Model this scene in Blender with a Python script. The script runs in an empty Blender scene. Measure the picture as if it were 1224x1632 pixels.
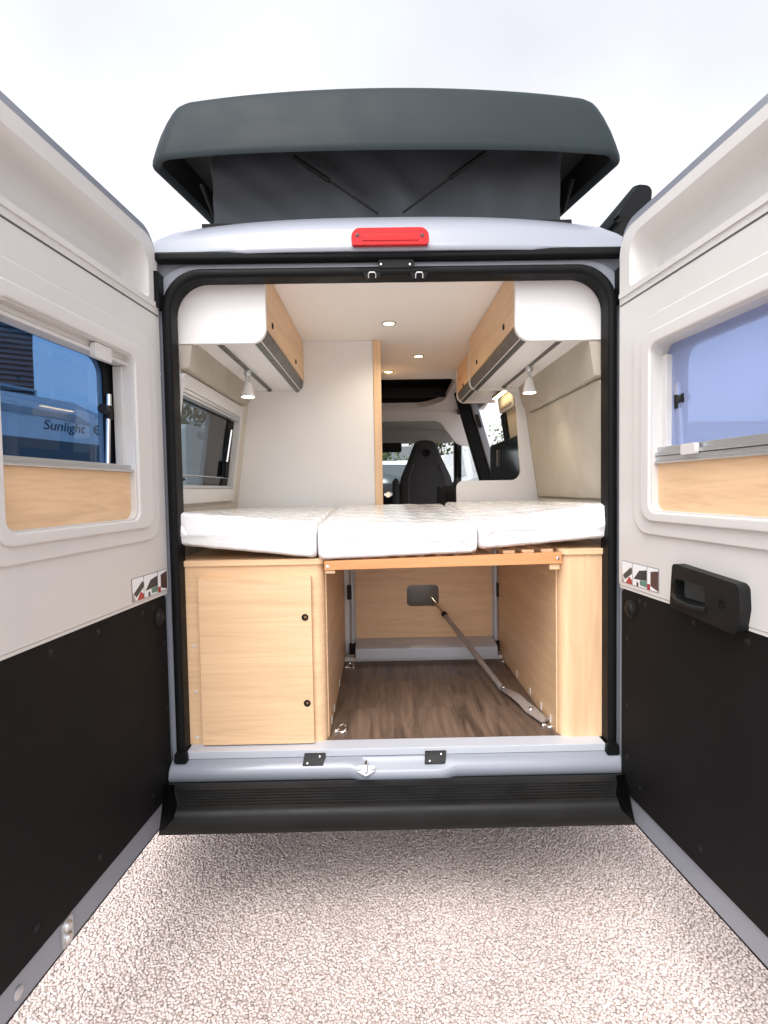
import bpy, bmesh, math, random
from mathutils import Vector, Matrix
random.seed(7)
C = bpy.context.scene.collection
R = math.radians

# ------------------------------------------------------------------ camera
F = 850.0; CZ = 1.45
PITCH = R(87.5663); ROLL = R(-0.95); YAW = R(-0.4989)
CAM = Matrix.Rotation(YAW, 3, 'Z') @ Matrix.Rotation(PITCH, 3, 'X') @ Matrix.Rotation(ROLL, 3, 'Z')
cam = bpy.data.cameras.new('camera')
cam.sensor_fit = 'VERTICAL'; cam.sensor_height = 36; cam.lens = 36 * F / 1632
cam.clip_start = .02; cam.clip_end = 1000
co = bpy.data.objects.new('camera', cam); C.objects.link(co)
co.location = (0, 0, CZ); co.rotation_euler = CAM.to_euler()
bpy.context.scene.camera = co
def at(px, py, Y):
    """measured point: photo pixel + depth -> metres"""
    d = CAM @ Vector((px - 612, -(py - 816), -F)); d /= d.y
    return Vector((0, 0, CZ)) + d * Y

# ------------------------------------------------------------------ materials
def nodes(name):
    m = bpy.data.materials.new(name); m.use_nodes = True
    nt = m.node_tree
    return m, nt, nt.nodes['Principled BSDF']
def N(nt, t, **kw):
    n = nt.nodes.new(t)
    for k, v in kw.items():
        if k.startswith('i_'): n.inputs[k[2:].replace('_', ' ')].default_value = v
        else: setattr(n, k, v)
    return n
def L(nt, a, b): nt.links.new(a, b)
def mat(name, col, rough=.5, metal=0, coat=0, bump=0, bscale=200, var=0, vscale=6, spec=.5, coatr=.1):
    m, nt, p = nodes(name)
    p.inputs['Base Color'].default_value = (*col, 1)
    p.inputs['Roughness'].default_value = rough
    p.inputs['Metallic'].default_value = metal
    p.inputs['Coat Weight'].default_value = coat
    p.inputs['Coat Roughness'].default_value = coatr
    p.inputs['Specular IOR Level'].default_value = spec
    tc = N(nt, 'ShaderNodeTexCoord')
    if var:
        n = N(nt, 'ShaderNodeTexNoise', i_Scale=vscale, i_Detail=6)
        L(nt, tc.outputs['Object'], n.inputs['Vector'])
        r = N(nt, 'ShaderNodeMapRange', i_From_Min=.3, i_From_Max=.7, i_To_Min=1 - var, i_To_Max=1 + var)
        L(nt, n.outputs['Fac'], r.inputs['Value'])
        mx = N(nt, 'ShaderNodeVectorMath', operation='SCALE'); mx.inputs[0].default_value = col
        L(nt, r.outputs[0], mx.inputs['Scale']); L(nt, mx.outputs[0], p.inputs['Base Color'])
        rr = N(nt, 'ShaderNodeMapRange', i_From_Min=.3, i_From_Max=.7, i_To_Min=max(0, rough - .08), i_To_Max=rough + .08)
        L(nt, n.outputs['Fac'], rr.inputs['Value']); L(nt, rr.outputs[0], p.inputs['Roughness'])
    if bump:
        n = N(nt, 'ShaderNodeTexNoise', i_Scale=bscale, i_Detail=3)
        L(nt, tc.outputs['Object'], n.inputs['Vector'])
        b = N(nt, 'ShaderNodeBump', i_Strength=bump, i_Distance=.002)
        L(nt, n.outputs['Fac'], b.inputs['Height']); L(nt, b.outputs[0], p.inputs['Normal'])
    return m
def wood(name, axis, c1, c2, rough=.42, s=1.0):
    m, nt, p = nodes(name)
    tc = N(nt, 'ShaderNodeTexCoord')
    mp = N(nt, 'ShaderNodeMapping')
    sc = [26 * s, 26 * s, 26 * s]; sc['xyz'.index(axis)] = 1.6 * s
    mp.inputs['Scale'].default_value = sc
    L(nt, tc.outputs['Object'], mp.inputs['Vector'])
    n1 = N(nt, 'ShaderNodeTexNoise', i_Scale=1.0, i_Detail=8, i_Roughness=.62, i_Distortion=.6)
    L(nt, mp.outputs[0], n1.inputs['Vector'])
    sc2 = [150, 150, 150]; sc2['xyz'.index(axis)] = 5
    mp2 = N(nt, 'ShaderNodeMapping'); mp2.inputs['Scale'].default_value = sc2
    L(nt, tc.outputs['Object'], mp2.inputs['Vector'])
    n2 = N(nt, 'ShaderNodeTexNoise', i_Scale=1.0, i_Detail=3)
    L(nt, mp2.outputs[0], n2.inputs['Vector'])
    sc3 = [7, 7, 7]; sc3['xyz'.index(axis)] = .5
    mp3 = N(nt, 'ShaderNodeMapping'); mp3.inputs['Scale'].default_value = sc3
    L(nt, tc.outputs['Object'], mp3.inputs['Vector'])
    w = N(nt, 'ShaderNodeTexNoise', i_Scale=1.0, i_Detail=2, i_Distortion=1.2)
    L(nt, mp3.outputs[0], w.inputs['Vector'])
    sn = N(nt, 'ShaderNodeMath', operation='MULTIPLY'); sn.inputs[1].default_value = 60
    L(nt, w.outputs['Fac'], sn.inputs[0])
    s2 = N(nt, 'ShaderNodeMath', operation='SINE'); L(nt, sn.outputs[0], s2.inputs[0])
    a = N(nt, 'ShaderNodeMath', operation='MULTIPLY_ADD'); a.inputs[1].default_value = .05
    L(nt, s2.outputs[0], a.inputs[0]); L(nt, n1.outputs['Fac'], a.inputs[2])
    b = N(nt, 'ShaderNodeMath', operation='MULTIPLY_ADD'); b.inputs[1].default_value = .35
    L(nt, n2.outputs['Fac'], b.inputs[0]); L(nt, a.outputs[0], b.inputs[2])
    cr = N(nt, 'ShaderNodeValToRGB')
    cr.color_ramp.elements[0].position = .36; cr.color_ramp.elements[0].color = (*c2, 1)
    cr.color_ramp.elements[1].position = .80; cr.color_ramp.elements[1].color = (*c1, 1)
    L(nt, b.outputs[0], cr.inputs['Fac']); L(nt, cr.outputs[0], p.inputs['Base Color'])
    p.inputs['Roughness'].default_value = rough
    bp = N(nt, 'ShaderNodeBump', i_Strength=.12, i_Distance=.001)
    L(nt, n2.outputs['Fac'], bp.inputs['Height']); L(nt, bp.outputs[0], p.inputs['Normal'])
    return m
def glass(name, tint, refl=.12, rough=.02):
    m = bpy.data.materials.new(name); m.use_nodes = True; nt = m.node_tree
    nt.nodes.remove(nt.nodes['Principled BSDF'])
    t = N(nt, 'ShaderNodeBsdfTransparent'); t.inputs[0].default_value = (*[c ** .5 for c in tint], 1)      # light crosses two faces
    g = N(nt, 'ShaderNodeBsdfGlossy'); g.inputs['Roughness'].default_value = rough
    fr = N(nt, 'ShaderNodeFresnel'); fr.inputs[0].default_value = 1.45
    ge = N(nt, 'ShaderNodeNewGeometry'); iv = N(nt, 'ShaderNodeMath', operation='SUBTRACT'); iv.inputs[0].default_value = 1
    L(nt, ge.outputs['Backfacing'], iv.inputs[1])
    fm = N(nt, 'ShaderNodeMath', operation='MULTIPLY'); L(nt, fr.outputs[0], fm.inputs[0]); L(nt, iv.outputs[0], fm.inputs[1])
    mx = N(nt, 'ShaderNodeMixShader')
    L(nt, fm.outputs[0], mx.inputs[0]); L(nt, t.outputs[0], mx.inputs[1]); L(nt, g.outputs[0], mx.inputs[2])
    L(nt, mx.outputs[0], nt.nodes['Material Output'].inputs[0])
    return m
def emit(name, col, st):
    m, nt, p = nodes(name)
    p.inputs['Base Color'].default_value = (*col, 1)
    p.inputs['Emission Color'].default_value = (*col, 1); p.inputs['Emission Strength'].default_value = st
    return m

M = {}
M['paint'] = mat('silver_paint', (.235, .252, .290), .34, 0, .35)
M['cream'] = mat('cream_plastic', (.60, .59, .568), .48, bump=.10, bscale=900, var=.02, vscale=3)
M['board'] = mat('black_board', (.0075, .007, .0076), .68, bump=.25, bscale=700, var=.10, vscale=5, spec=.14)
M['rubber'] = mat('black_rubber', (.005, .0056, .0062), .5, var=.12, vscale=14, spec=.14)
M['plastic'] = mat('black_plastic', (.008, .0082, .0085), .5, bump=.15, bscale=800, var=.1, vscale=10, spec=.25)
M['bumper'] = mat('bumper_plastic', (.0085, .0085, .0082), .42, bump=.3, bscale=500, var=.18, vscale=9, spec=.20)
WB1, WB2 = (.76, .52, .31), (.61, .39, .215)
M['woodx'] = wood('beech_laminate_across', 'x', WB1, WB2)
M['woody'] = wood('beech_laminate_along', 'y', WB1, WB2)
M['woodz'] = wood('beech_laminate_upright', 'z', WB1, WB2)
M['woodrail'] = wood('beech_solid_rail', 'x', (.64, .31, .13), (.50, .215, .08), .35)
M['white'] = mat('white_laminate', (.75, .74, .725), .36, bump=.05, bscale=300, var=.012, vscale=4)
M['ceil'] = mat('ceiling_lining', (.79, .745, .70), .6, bump=.1, bscale=350, var=.012, vscale=3)
M['felt'] = mat('beige_felt', (.42, .38, .315), .92, bump=.4, bscale=420, var=.05, vscale=10, spec=.2)
M['feltl'] = mat('pale_felt', (.60, .56, .49), .9, bump=.4, bscale=420, var=.04, vscale=10, spec=.2)
M['alu'] = mat('aluminium', (.56, .58, .60), .36, .85)
M['aluw'] = mat('pale_coated_aluminium', (.50, .525, .57), .38, .1)
M['chrome'] = mat('chrome', (.72, .72, .72), .16, 1)
M['steel'] = mat('zinc_steel', (.22, .23, .24), .4, .6)
M['greytrim'] = mat('grey_trim', (.10, .10, .095), .42, .3, var=.06, vscale=30)
M['lid'] = mat('anthracite_lid', (.016, .024, .027), .52, 0, 0, var=.10, vscale=5, bump=.10, bscale=260, spec=.13)
M['lidin'] = mat('lid_inside', (.012, .012, .013), .7, var=.1)
M['canvas'] = mat('tent_canvas', (.075, .085, .096), .85, bump=.4, bscale=500, var=.08, vscale=4, spec=.25)
M['seat'] = mat('seat_fabric', (.055, .055, .060), .8, bump=.5, bscale=450, var=.12, vscale=8, spec=.3)
M['seatside'] = mat('seat_piping', (.06, .06, .065), .6, bump=.3, bscale=300)
M['head'] = mat('headliner_grey', (.42, .40, .37), .9, bump=.2, bscale=300, var=.04)
M['vwhite'] = mat('vehicle_white', (.62, .635, .65), .3, 0, .4, var=.02, vscale=3)
M['vgrey'] = mat('vehicle_grey', (.30, .32, .34), .4, 0, .3, var=.03)
M['graphite'] = mat('graphite_panel', (.085, .095, .10), .4, 0, .3)
M['vglass'] = mat('vehicle_glass', (.02, .035, .04), .06, 0, .5, spec=.8)
M['tyre'] = mat('tyre', (.02, .02, .02), .75, bump=.4, bscale=90)
M['rim'] = mat('wheel_rim', (.45, .46, .47), .35, .7)
M['lamp_on'] = emit('lamp_glow', (1, .74, .36), 9)
M['lamp_on2'] = emit('reading_glow', (1, .86, .66), 9)
M['letter'] = mat('lettering_grey', (.05, .06, .08), .4)
M['winglass'] = glass('blue_tinted_acrylic', (.10, .215, .41))
M['winglass2'] = glass('pale_blue_acrylic', (.30, .43, .72))
M['sideglass'] = glass('smoked_acrylic', (.125, .175, .20))
M['clear'] = glass('clear_glass', (.90, .94, .94))
M['concrete'] = mat('render_grey', (.30, .31, .31), .8, var=.08, vscale=1)
M['rooftile'] = mat('slate_roof', (.10, .105, .115), .7, var=.15, vscale=2)
M['bark'] = mat('bark', (.07, .055, .04), .9, bump=.6, bscale=30, var=.2)
def leafmat(name, a, b):
    m, nt, p = nodes(name)
    oi = N(nt, 'ShaderNodeTexCoord'); n = N(nt, 'ShaderNodeTexNoise', i_Scale=1.3, i_Detail=4)
    L(nt, oi.outputs['Object'], n.inputs['Vector'])
    cr = N(nt, 'ShaderNodeValToRGB'); cr.color_ramp.elements[0].position = .35; cr.color_ramp.elements[1].position = .65
    cr.color_ramp.elements[0].color = (*a, 1); cr.color_ramp.elements[1].color = (*b, 1)
    L(nt, n.outputs['Fac'], cr.inputs[0]); L(nt, cr.outputs[0], p.inputs['Base Color'])
    p.inputs['Roughness'].default_value = .6
    return m
M['leaf'] = leafmat('foliage', (.035, .065, .016), (.10, .155, .045))
# red brake-light lens
m, nt, p = nodes('red_lens')
tc = N(nt, 'ShaderNodeTexCoord'); mp = N(nt, 'ShaderNodeMapping'); mp.inputs['Scale'].default_value = (130, 130, 130)
L(nt, tc.outputs['Object'], mp.inputs[0])
ck = N(nt, 'ShaderNodeTexVoronoi', i_Scale=1.0); L(nt, mp.outputs[0], ck.inputs['Vector'])
cr = N(nt, 'ShaderNodeValToRGB'); cr.color_ramp.elements[0].color = (.62, .003, .005, 1); cr.color_ramp.elements[1].color = (.36, .002, .003, 1)
L(nt, ck.outputs['Distance'], cr.inputs[0]); L(nt, cr.outputs[0], p.inputs['Base Color'])
p.inputs['Roughness'].default_value = .3; p.inputs['Coat Weight'].default_value = .35; p.inputs['Coat Roughness'].default_value = .06; p.inputs['Specular IOR Level'].default_value = .2
p.inputs['Subsurface Weight'].default_value = .0
M['red'] = m
# mattress: quilted white cloth under loose clear film
m, nt, p = nodes('mattress_cloth_in_film')
tc = N(nt, 'ShaderNodeTexCoord')
n0 = N(nt, 'ShaderNodeTexNoise', i_Scale=9, i_Detail=5); L(nt, tc.outputs['Object'], n0.inputs['Vector'])
mp = N(nt, 'ShaderNodeMapping'); mp.inputs['Scale'].default_value = (22, 9, 34); mp.inputs['Rotation'].default_value = (0, .5, .6)
L(nt, tc.outputs['Object'], mp.inputs[0])
n1 = N(nt, 'ShaderNodeTexNoise', i_Scale=1, i_Detail=5, i_Distortion=1.6); L(nt, mp.outputs[0], n1.inputs['Vector'])
p.inputs['Base Color'].default_value = (.80, .80, .80, 1); p.inputs['Roughness'].default_value = .7
b = N(nt, 'ShaderNodeBump', i_Strength=.16, i_Distance=.010); L(nt, n1.outputs['Fac'], b.inputs['Height']); L(nt, b.outputs[0], p.inputs['Normal'])
p.inputs['Coat Weight'].default_value = 1; p.inputs['Coat Roughness'].default_value = .07
b2 = N(nt, 'ShaderNodeBump', i_Strength=.45, i_Distance=.015); L(nt, n1.outputs['Fac'], b2.inputs['Height']); L(nt, b2.outputs[0], p.inputs['Coat Normal'])
M['mattress'] = m
# vinyl plank floor
m, nt, p = nodes('vinyl_planks')
tc = N(nt, 'ShaderNodeTexCoord')
br = N(nt, 'ShaderNodeTexBrick', i_Scale=1.0, i_Mortar_Size=.0012, i_Brick_Width=.62, i_Row_Height=.155, i_Bias=0.0)
mpb = N(nt, 'ShaderNodeMapping'); mpb.inputs['Rotation'].default_value = (0, 0, R(90)); mpb.inputs['Location'].default_value = (.1, .06, 0)
L(nt, tc.outputs['Object'], mpb.inputs[0]); L(nt, mpb.outputs[0], br.inputs['Vector'])
br.inputs['Color1'].default_value = (0, 0, 0, 1); br.inputs['Color2'].default_value = (1, 1, 1, 1); br.inputs['Mortar'].default_value = (.3, .3, .3, 1)
mp = N(nt, 'ShaderNodeMapping'); mp.inputs['Scale'].default_value = (22, 2.2, 10)
L(nt, tc.outputs['Object'], mp.inputs[0])
addv = N(nt, 'ShaderNodeVectorMath', operation='MULTIPLY_ADD'); addv.inputs[1].default_value = (7, 7, 7)
L(nt, br.outputs['Color'], addv.inputs[0]); L(nt, mp.outputs[0], addv.inputs[2])
n1 = N(nt, 'ShaderNodeTexNoise', i_Scale=1, i_Detail=9, i_Roughness=.65, i_Distortion=1.1); L(nt, addv.outputs[0], n1.inputs['Vector'])
cr = N(nt, 'ShaderNodeValToRGB'); e = cr.color_ramp.elements
e[0].position = .30; e[0].color = (.052, .035, .026, 1); e[1].position = .72; e[1].color = (.235, .160, .112, 1)
L(nt, n1.outputs['Fac'], cr.inputs[0])
mxx = N(nt, 'ShaderNodeMix', data_type='RGBA', blend_type='MULTIPLY'); mxx.inputs['Factor'].default_value = .45
mr = N(nt, 'ShaderNodeMapRange', i_To_Min=.6, i_To_Max=1.2); L(nt, br.outputs['Color'], mr.inputs['Value'])
L(nt, cr.outputs[0], mxx.inputs['A']); L(nt, mr.outputs[0], mxx.inputs['B'])
L(nt, mxx.outputs['Result'], p.inputs['Base Color'])
p.inputs['Roughness'].default_value = .36
b = N(nt, 'ShaderNodeBump', i_Strength=.15, i_Distance=.001); L(nt, n1.outputs['Fac'], b.inputs['Height']); L(nt, b.outputs[0], p.inputs['Normal'])
M['floor'] = m
# resin bound pebble ground
m, nt, p = nodes('pebble_ground')
tc = N(nt, 'ShaderNodeTexCoord')
dn = N(nt, 'ShaderNodeTexNoise', i_Scale=60, i_Detail=2); L(nt, tc.outputs['Object'], dn.inputs['Vector'])
dv = N(nt, 'ShaderNodeVectorMath', operation='MULTIPLY_ADD'); dv.inputs[1].default_value = (.008, .008, .008)
L(nt, dn.outputs['Color'], dv.inputs[0]); L(nt, tc.outputs['Object'], dv.inputs[2])
flat = N(nt, 'ShaderNodeVectorMath', operation='MULTIPLY'); flat.inputs[1].default_value = (1, 1, 0); L(nt, dv.outputs[0], flat.inputs[0])
v1 = N(nt, 'ShaderNodeTexVoronoi', feature='F1', i_Scale=100.0); L(nt, flat.outputs[0], v1.inputs['Vector'])
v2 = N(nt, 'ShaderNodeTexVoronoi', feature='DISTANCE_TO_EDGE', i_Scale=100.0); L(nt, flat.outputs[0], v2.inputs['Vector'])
sepc = N(nt, 'ShaderNodeSeparateColor'); L(nt, v1.outputs['Color'], sepc.inputs[0])
cr = N(nt, 'ShaderNodeValToRGB'); e = cr.color_ramp.elements
PEB = ((0, (.42, .345, .305)), (.10, (.52, .435, .39)), (.3, (.60, .515, .47)), (.55, (.66, .57, .525)), (.8, (.62, .51, .475)), (1, (.72, .65, .61)))
def pebble_ramp(cr):
    e = cr.color_ramp.elements; e[0].position = 0; e[0].color = (*PEB[0][1], 1); e[1].position = 1; e[1].color = (*PEB[-1][1], 1)
    for q, c in PEB[1:-1]: e.new(q).color = (*c, 1)
pebble_ramp(cr)
L(nt, sepc.outputs[0], cr.inputs[0])
big = N(nt, 'ShaderNodeTexNoise', i_Scale=2.2, i_Detail=3); L(nt, tc.outputs['Object'], big.inputs['Vector'])
bm_ = N(nt, 'ShaderNodeMapRange', i_From_Min=.3, i_From_Max=.7, i_To_Min=.88, i_To_Max=1.1); L(nt, big.outputs['Fac'], bm_.inputs['Value'])
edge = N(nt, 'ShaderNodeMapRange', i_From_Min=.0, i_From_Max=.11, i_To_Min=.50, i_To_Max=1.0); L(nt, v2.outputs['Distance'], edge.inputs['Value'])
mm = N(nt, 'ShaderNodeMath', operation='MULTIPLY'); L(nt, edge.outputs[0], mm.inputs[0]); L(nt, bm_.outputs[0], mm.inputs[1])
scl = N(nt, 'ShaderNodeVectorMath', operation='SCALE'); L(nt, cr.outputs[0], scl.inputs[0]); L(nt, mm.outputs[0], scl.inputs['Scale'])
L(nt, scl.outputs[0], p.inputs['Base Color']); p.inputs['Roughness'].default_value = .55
hh = N(nt, 'ShaderNodeMapRange', i_From_Min=0, i_From_Max=.62, i_To_Min=1, i_To_Max=0); hh.interpolation_type = 'SMOOTHSTEP'
L(nt, v1.outputs['Distance'], hh.inputs['Value'])
h2 = N(nt, 'ShaderNodeMath', operation='MULTIPLY_ADD'); h2.inputs[1].default_value = .25
L(nt, sepc.outputs[1], h2.inputs[0]); L(nt, hh.outputs[0], h2.inputs[2])
b = N(nt, 'ShaderNodeBump', i_Strength=.75, i_Distance=.006); L(nt, h2.outputs[0], b.inputs['Height']); L(nt, b.outputs[0], p.inputs['Normal'])
p.inputs['Specular IOR Level'].default_value = .25
M['ground'] = m
m, nt, p = nodes('loose_pebbles')
at_ = N(nt, 'ShaderNodeAttribute', attribute_name='tone'); cr = N(nt, 'ShaderNodeValToRGB'); pebble_ramp(cr)
L(nt, at_.outputs['Fac'], cr.inputs[0]); tc = N(nt, 'ShaderNodeTexCoord')
big = N(nt, 'ShaderNodeTexNoise', i_Scale=1.6, i_Detail=4); L(nt, tc.outputs['Object'], big.inputs['Vector'])
bm_ = N(nt, 'ShaderNodeMapRange', i_From_Min=.32, i_From_Max=.68, i_To_Min=.86, i_To_Max=1.12); L(nt, big.outputs['Fac'], bm_.inputs['Value'])
fine = N(nt, 'ShaderNodeTexNoise', i_Scale=300, i_Detail=2); L(nt, tc.outputs['Object'], fine.inputs['Vector'])
fm_ = N(nt, 'ShaderNodeMapRange', i_From_Min=.3, i_From_Max=.7, i_To_Min=.85, i_To_Max=1.1); L(nt, fine.outputs['Fac'], fm_.inputs['Value'])
mm = N(nt, 'ShaderNodeMath', operation='MULTIPLY'); L(nt, bm_.outputs[0], mm.inputs[0]); L(nt, fm_.outputs[0], mm.inputs[1])
scl = N(nt, 'ShaderNodeVectorMath', operation='SCALE'); L(nt, cr.outputs[0], scl.inputs[0]); L(nt, mm.outputs[0], scl.inputs['Scale'])
L(nt, scl.outputs[0], p.inputs['Base Color']); p.inputs['Roughness'].default_value = .5; p.inputs['Specular IOR Level'].default_value = .3
M['pebble'] = m
# corrugated dark facade
m, nt, p = nodes('corrugated_cladding')
tc = N(nt, 'ShaderNodeTexCoord'); sx = N(nt, 'ShaderNodeSeparateXYZ'); L(nt, tc.outputs['Object'], sx.inputs[0])
k = N(nt, 'ShaderNodeMath', operation='MULTIPLY'); k.inputs[1].default_value = 22; L(nt, sx.outputs['Z'], k.inputs[0])
s = N(nt, 'ShaderNodeMath', operation='SINE'); L(nt, k.outputs[0], s.inputs[0])
b = N(nt, 'ShaderNodeBump', i_Strength=1, i_Distance=.08); L(nt, s.outputs[0], b.inputs['Height']); L(nt, b.outputs[0], p.inputs['Normal'])
cr = N(nt, 'ShaderNodeValToRGB'); cr.color_ramp.elements[0].color = (.02, .022, .028, 1); cr.color_ramp.elements[1].color = (.10, .105, .12, 1)
L(nt, s.outputs[0], cr.inputs[0]); L(nt, cr.outputs[0], p.inputs['Base Color']); p.inputs['Roughness'].default_value = .5
M['clad'] = m
# fly screen: fine mesh, partly see-through
m = bpy.data.materials.new('fly_screen_mesh'); m.use_nodes = True; nt = m.node_tree
p = nt.nodes['Principled BSDF']; p.inputs['Base Color'].default_value = (.37, .45, .70, 1); p.inputs['Roughness'].default_value = .9
t = N(nt, 'ShaderNodeBsdfTransparent'); t.inputs[0].default_value = (1, 1, 1, 1)
mx = N(nt, 'ShaderNodeMixShader'); mx.inputs[0].default_value = .48
L(nt, t.outputs[0], mx.inputs[1]); L(nt, p.outputs[0], mx.inputs[2]); L(nt, mx.outputs[0], nt.nodes['Material Output'].inputs[0])
M['screen'] = m
# sticker colours
for k, c in dict(st_white=(.75, .78, .80), st_dark=(.02, .028, .035), st_red=(.35, .03, .035), st_green=(.10, .22, .17), st_brown=(.09, .05, .045), st_grey=(.35, .30, .30)).items():
    M[k] = mat(k.replace('st_', 'sticker_'), c, .3)

# ------------------------------------------------------------------ mesh helpers
ORG = {}
class MB:
    """collects shapes into one mesh"""
    def __init__(s, xf=None): s.bm = bmesh.new(); s.xf = xf
    def v(s, p):
        if s.xf: p = s.xf(*p)
        return s.bm.verts.new(p)
    def face(s, vs):
        try: return s.bm.faces.new(vs)
        except ValueError: return None
    def box(s, x0, x1, y0, y1, z0, z1):
        p = [s.v((x, y, z)) for z in (z0, z1) for y in (y0, y1) for x in (x0, x1)]
        for f in ((0, 1, 3, 2), (4, 6, 7, 5), (0, 4, 5, 1), (2, 3, 7, 6), (0, 2, 6, 4), (1, 5, 7, 3)): s.face([p[i] for i in f])
        return s
    def plate(s, loops, w0, w1, ax=None):
        """polygon with holes, extruded from w0 to w1; ax maps (u,v,w) to a point"""
        ax = ax or (lambda u, v, w: (u, v, w))
        A = [[s.v(ax(u, v, w0)) for u, v in lp] for lp in loops]
        B = [[s.v(ax(u, v, w1)) for u, v in lp] for lp in loops]
        for G in (A, B):
            es = []
            for lp in G:
                for i in range(len(lp)): es.append(s.bm.edges.new((lp[i - 1], lp[i])))
            if len(loops) == 1 and False: pass
            bmesh.ops.triangle_fill(s.bm, edges=es, use_beauty=True, use_dissolve=False)
        for a, b in zip(A, B):
            for i in range(len(a)): s.face((a[i - 1], a[i], b[i], b[i - 1]))
        return s
    def loft(s, rings, closed=True, cap0=False, cap1=False):
        V = [[s.v(p) for p in r] for r in rings]
        n = len(V[0])
        for a, b in zip(V, V[1:]):
            for i in range(n if closed else n - 1):
                j = (i + 1) % n
                s.face((a[i], a[j], b[j], b[i]))
        if cap0: s.face(V[0][::-1])
        if cap1: s.face(V[-1])
        return s
    def tube(s, pts, r, n=10, cap=True):
        pts = [Vector(p) for p in pts]; rings = []
        rr = r if isinstance(r, (list, tuple)) else [r] * len(pts)
        up = None
        for i, p in enumerate(pts):
            d = (pts[min(i + 1, len(pts) - 1)] - pts[max(i - 1, 0)]).normalized()
            if up is None: up = Vector((0, 0, 1)) if abs(d.z) < .9 else Vector((1, 0, 0))
            a = d.cross(up).normalized(); b = a.cross(d).normalized(); up = b
            rings.append([p + a * math.cos(t) * rr[i] + b * math.sin(t) * rr[i] for t in [2 * math.pi * k / n for k in range(n)]])
        return s.loft(rings, True, cap, cap)
    def lathe(s, base, axis, prof, n=24):
        base = Vector(base); d = Vector(axis).normalized()
        a = d.cross(Vector((0, 0, 1)) if abs(d.z) < .9 else Vector((1, 0, 0))).normalized(); b = a.cross(d)
        rings = [[base + d * h + (a * math.cos(t) + b * math.sin(t)) * max(r, 1e-5) for t in [2 * math.pi * k / n for k in range(n)]] for r, h in prof]
        return s.loft(rings, True, True, True)
    def build(s, name, m, parent=None, bevel=0, seg=2, smooth=40, ang=35, wn=True):
        bm = s.bm
        bmesh.ops.remove_doubles(bm, verts=bm.verts, dist=1e-6)
        bmesh.ops.recalc_face_normals(bm, faces=bm.faces)
        if bevel:
            es = [e for e in bm.edges if len(e.link_faces) == 2 and e.calc_face_angle(0) > R(ang)]
            bmesh.ops.bevel(bm, geom=es, offset=bevel, segments=seg, profile=.5, affect='EDGES', clamp_overlap=True)
        org = ORG.get(parent, Vector((0, 0, 0)))
        if parent is None:
            org = Vector((sum(v.co.x for v in bm.verts), sum(v.co.y for v in bm.verts), 0)) / max(1, len(bm.verts))
            org.z = min(v.co.z for v in bm.verts)
        for v in bm.verts: v.co -= org
        me = bpy.data.meshes.new(name); bm.to_mesh(me); bm.free()
        for q in me.polygons: q.use_smooth = True
        me.set_sharp_from_angle(angle=R(smooth))
        me.materials.append(m)
        o = bpy.data.objects.new(name, me); C.objects.link(o)
        ORG[o] = org
        if parent: o.parent = parent
        else: o.location = org
        if wn and bevel:
            w = o.modifiers.new('wn', 'WEIGHTED_NORMAL'); w.keep_sharp = True
        return o
def tag(o, label=None, cat=None, group=None, kind=None):
    if label: o['label'] = label
    if cat: o['category'] = cat
    if group: o['group'] = group
    if kind: o['kind'] = kind
    return o
def thing(name, loc, label, cat, group=None):
    o = bpy.data.objects.new(name, None); C.objects.link(o); o.location = loc; o.empty_display_size = .2
    ORG[o] = Vector(loc); return tag(o, label, cat, group)
def rrect(u0, v0, u1, v1, r, n=6):
    """rounded rectangle loop; r = radius or (bl, br, tr, tl)"""
    rs = r if isinstance(r, (list, tuple)) else [r] * 4
    out = []
    for (cx, cy, sx, sy, a0), q in zip(((u0, v0, 1, 1, 180), (u1, v0, -1, 1, 270), (u1, v1, -1, -1, 0), (u0, v1, 1, -1, 90)), rs):
        if q <= 0: out.append((cx, cy)); continue
        for k in range(n + 1):
            t = R(a0 + 90 * k / n)
            out.append((cx + sx * q + q * math.cos(t), cy + sy * q + q * math.sin(t)))
    return out
def rpoly(pts, n=6):
    """polygon with rounded corners; pts = (x, y, r)"""
    out = []
    for i, (x, y, r) in enumerate(pts):
        if r <= 0: out.append((x, y)); continue
        p = Vector((x, y)); a = (Vector(pts[i - 1][:2]) - p).normalized(); b = (Vector(pts[(i + 1) % len(pts)][:2]) - p).normalized()
        h = a.angle(b) / 2; d = r / math.tan(h); c = p + (a + b).normalized() * (r / math.sin(h))
        s = p + a * d - c; e = p + b * d - c
        a0 = math.atan2(s.y, s.x); a1 = math.atan2(e.y, e.x)
        da = (a1 - a0 + math.pi) % (2 * math.pi) - math.pi
        for k in range(n + 1):
            t = a0 + da * k / n; out.append((c.x + r * math.cos(t), c.y + r * math.sin(t)))
    return out
XZ = lambda u, v, w: (u, w, v)      # plate in an X-Z plane, thickness along Y
YZ = lambda u, v, w: (w, u, v)      # plate in a Y-Z plane, thickness along X
XY = lambda u, v, w: (u, v, w)
def text(name, body, size, mtx, m, parent, depth=.003, shear=0):
    cu = bpy.data.curves.new(name, 'FONT'); cu.body = body; cu.size = size; cu.extrude = depth; cu.shear = shear
    t = bpy.data.objects.new(name, cu); C.objects.link(t)
    bpy.context.view_layer.update()
    me = bpy.data.meshes.new_from_object(t.evaluated_get(bpy.context.evaluated_depsgraph_get()))
    bpy.data.objects.remove(t); bpy.data.curves.remove(cu)
    me.transform(Matrix.Translation(-ORG[parent]) @ mtx); me.materials.clear(); me.materials.append(m); me.name = name
    o = bpy.data.objects.new(name, me); C.objects.link(o); o.parent = parent; ORG[o] = ORG[parent]
    return o

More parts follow.
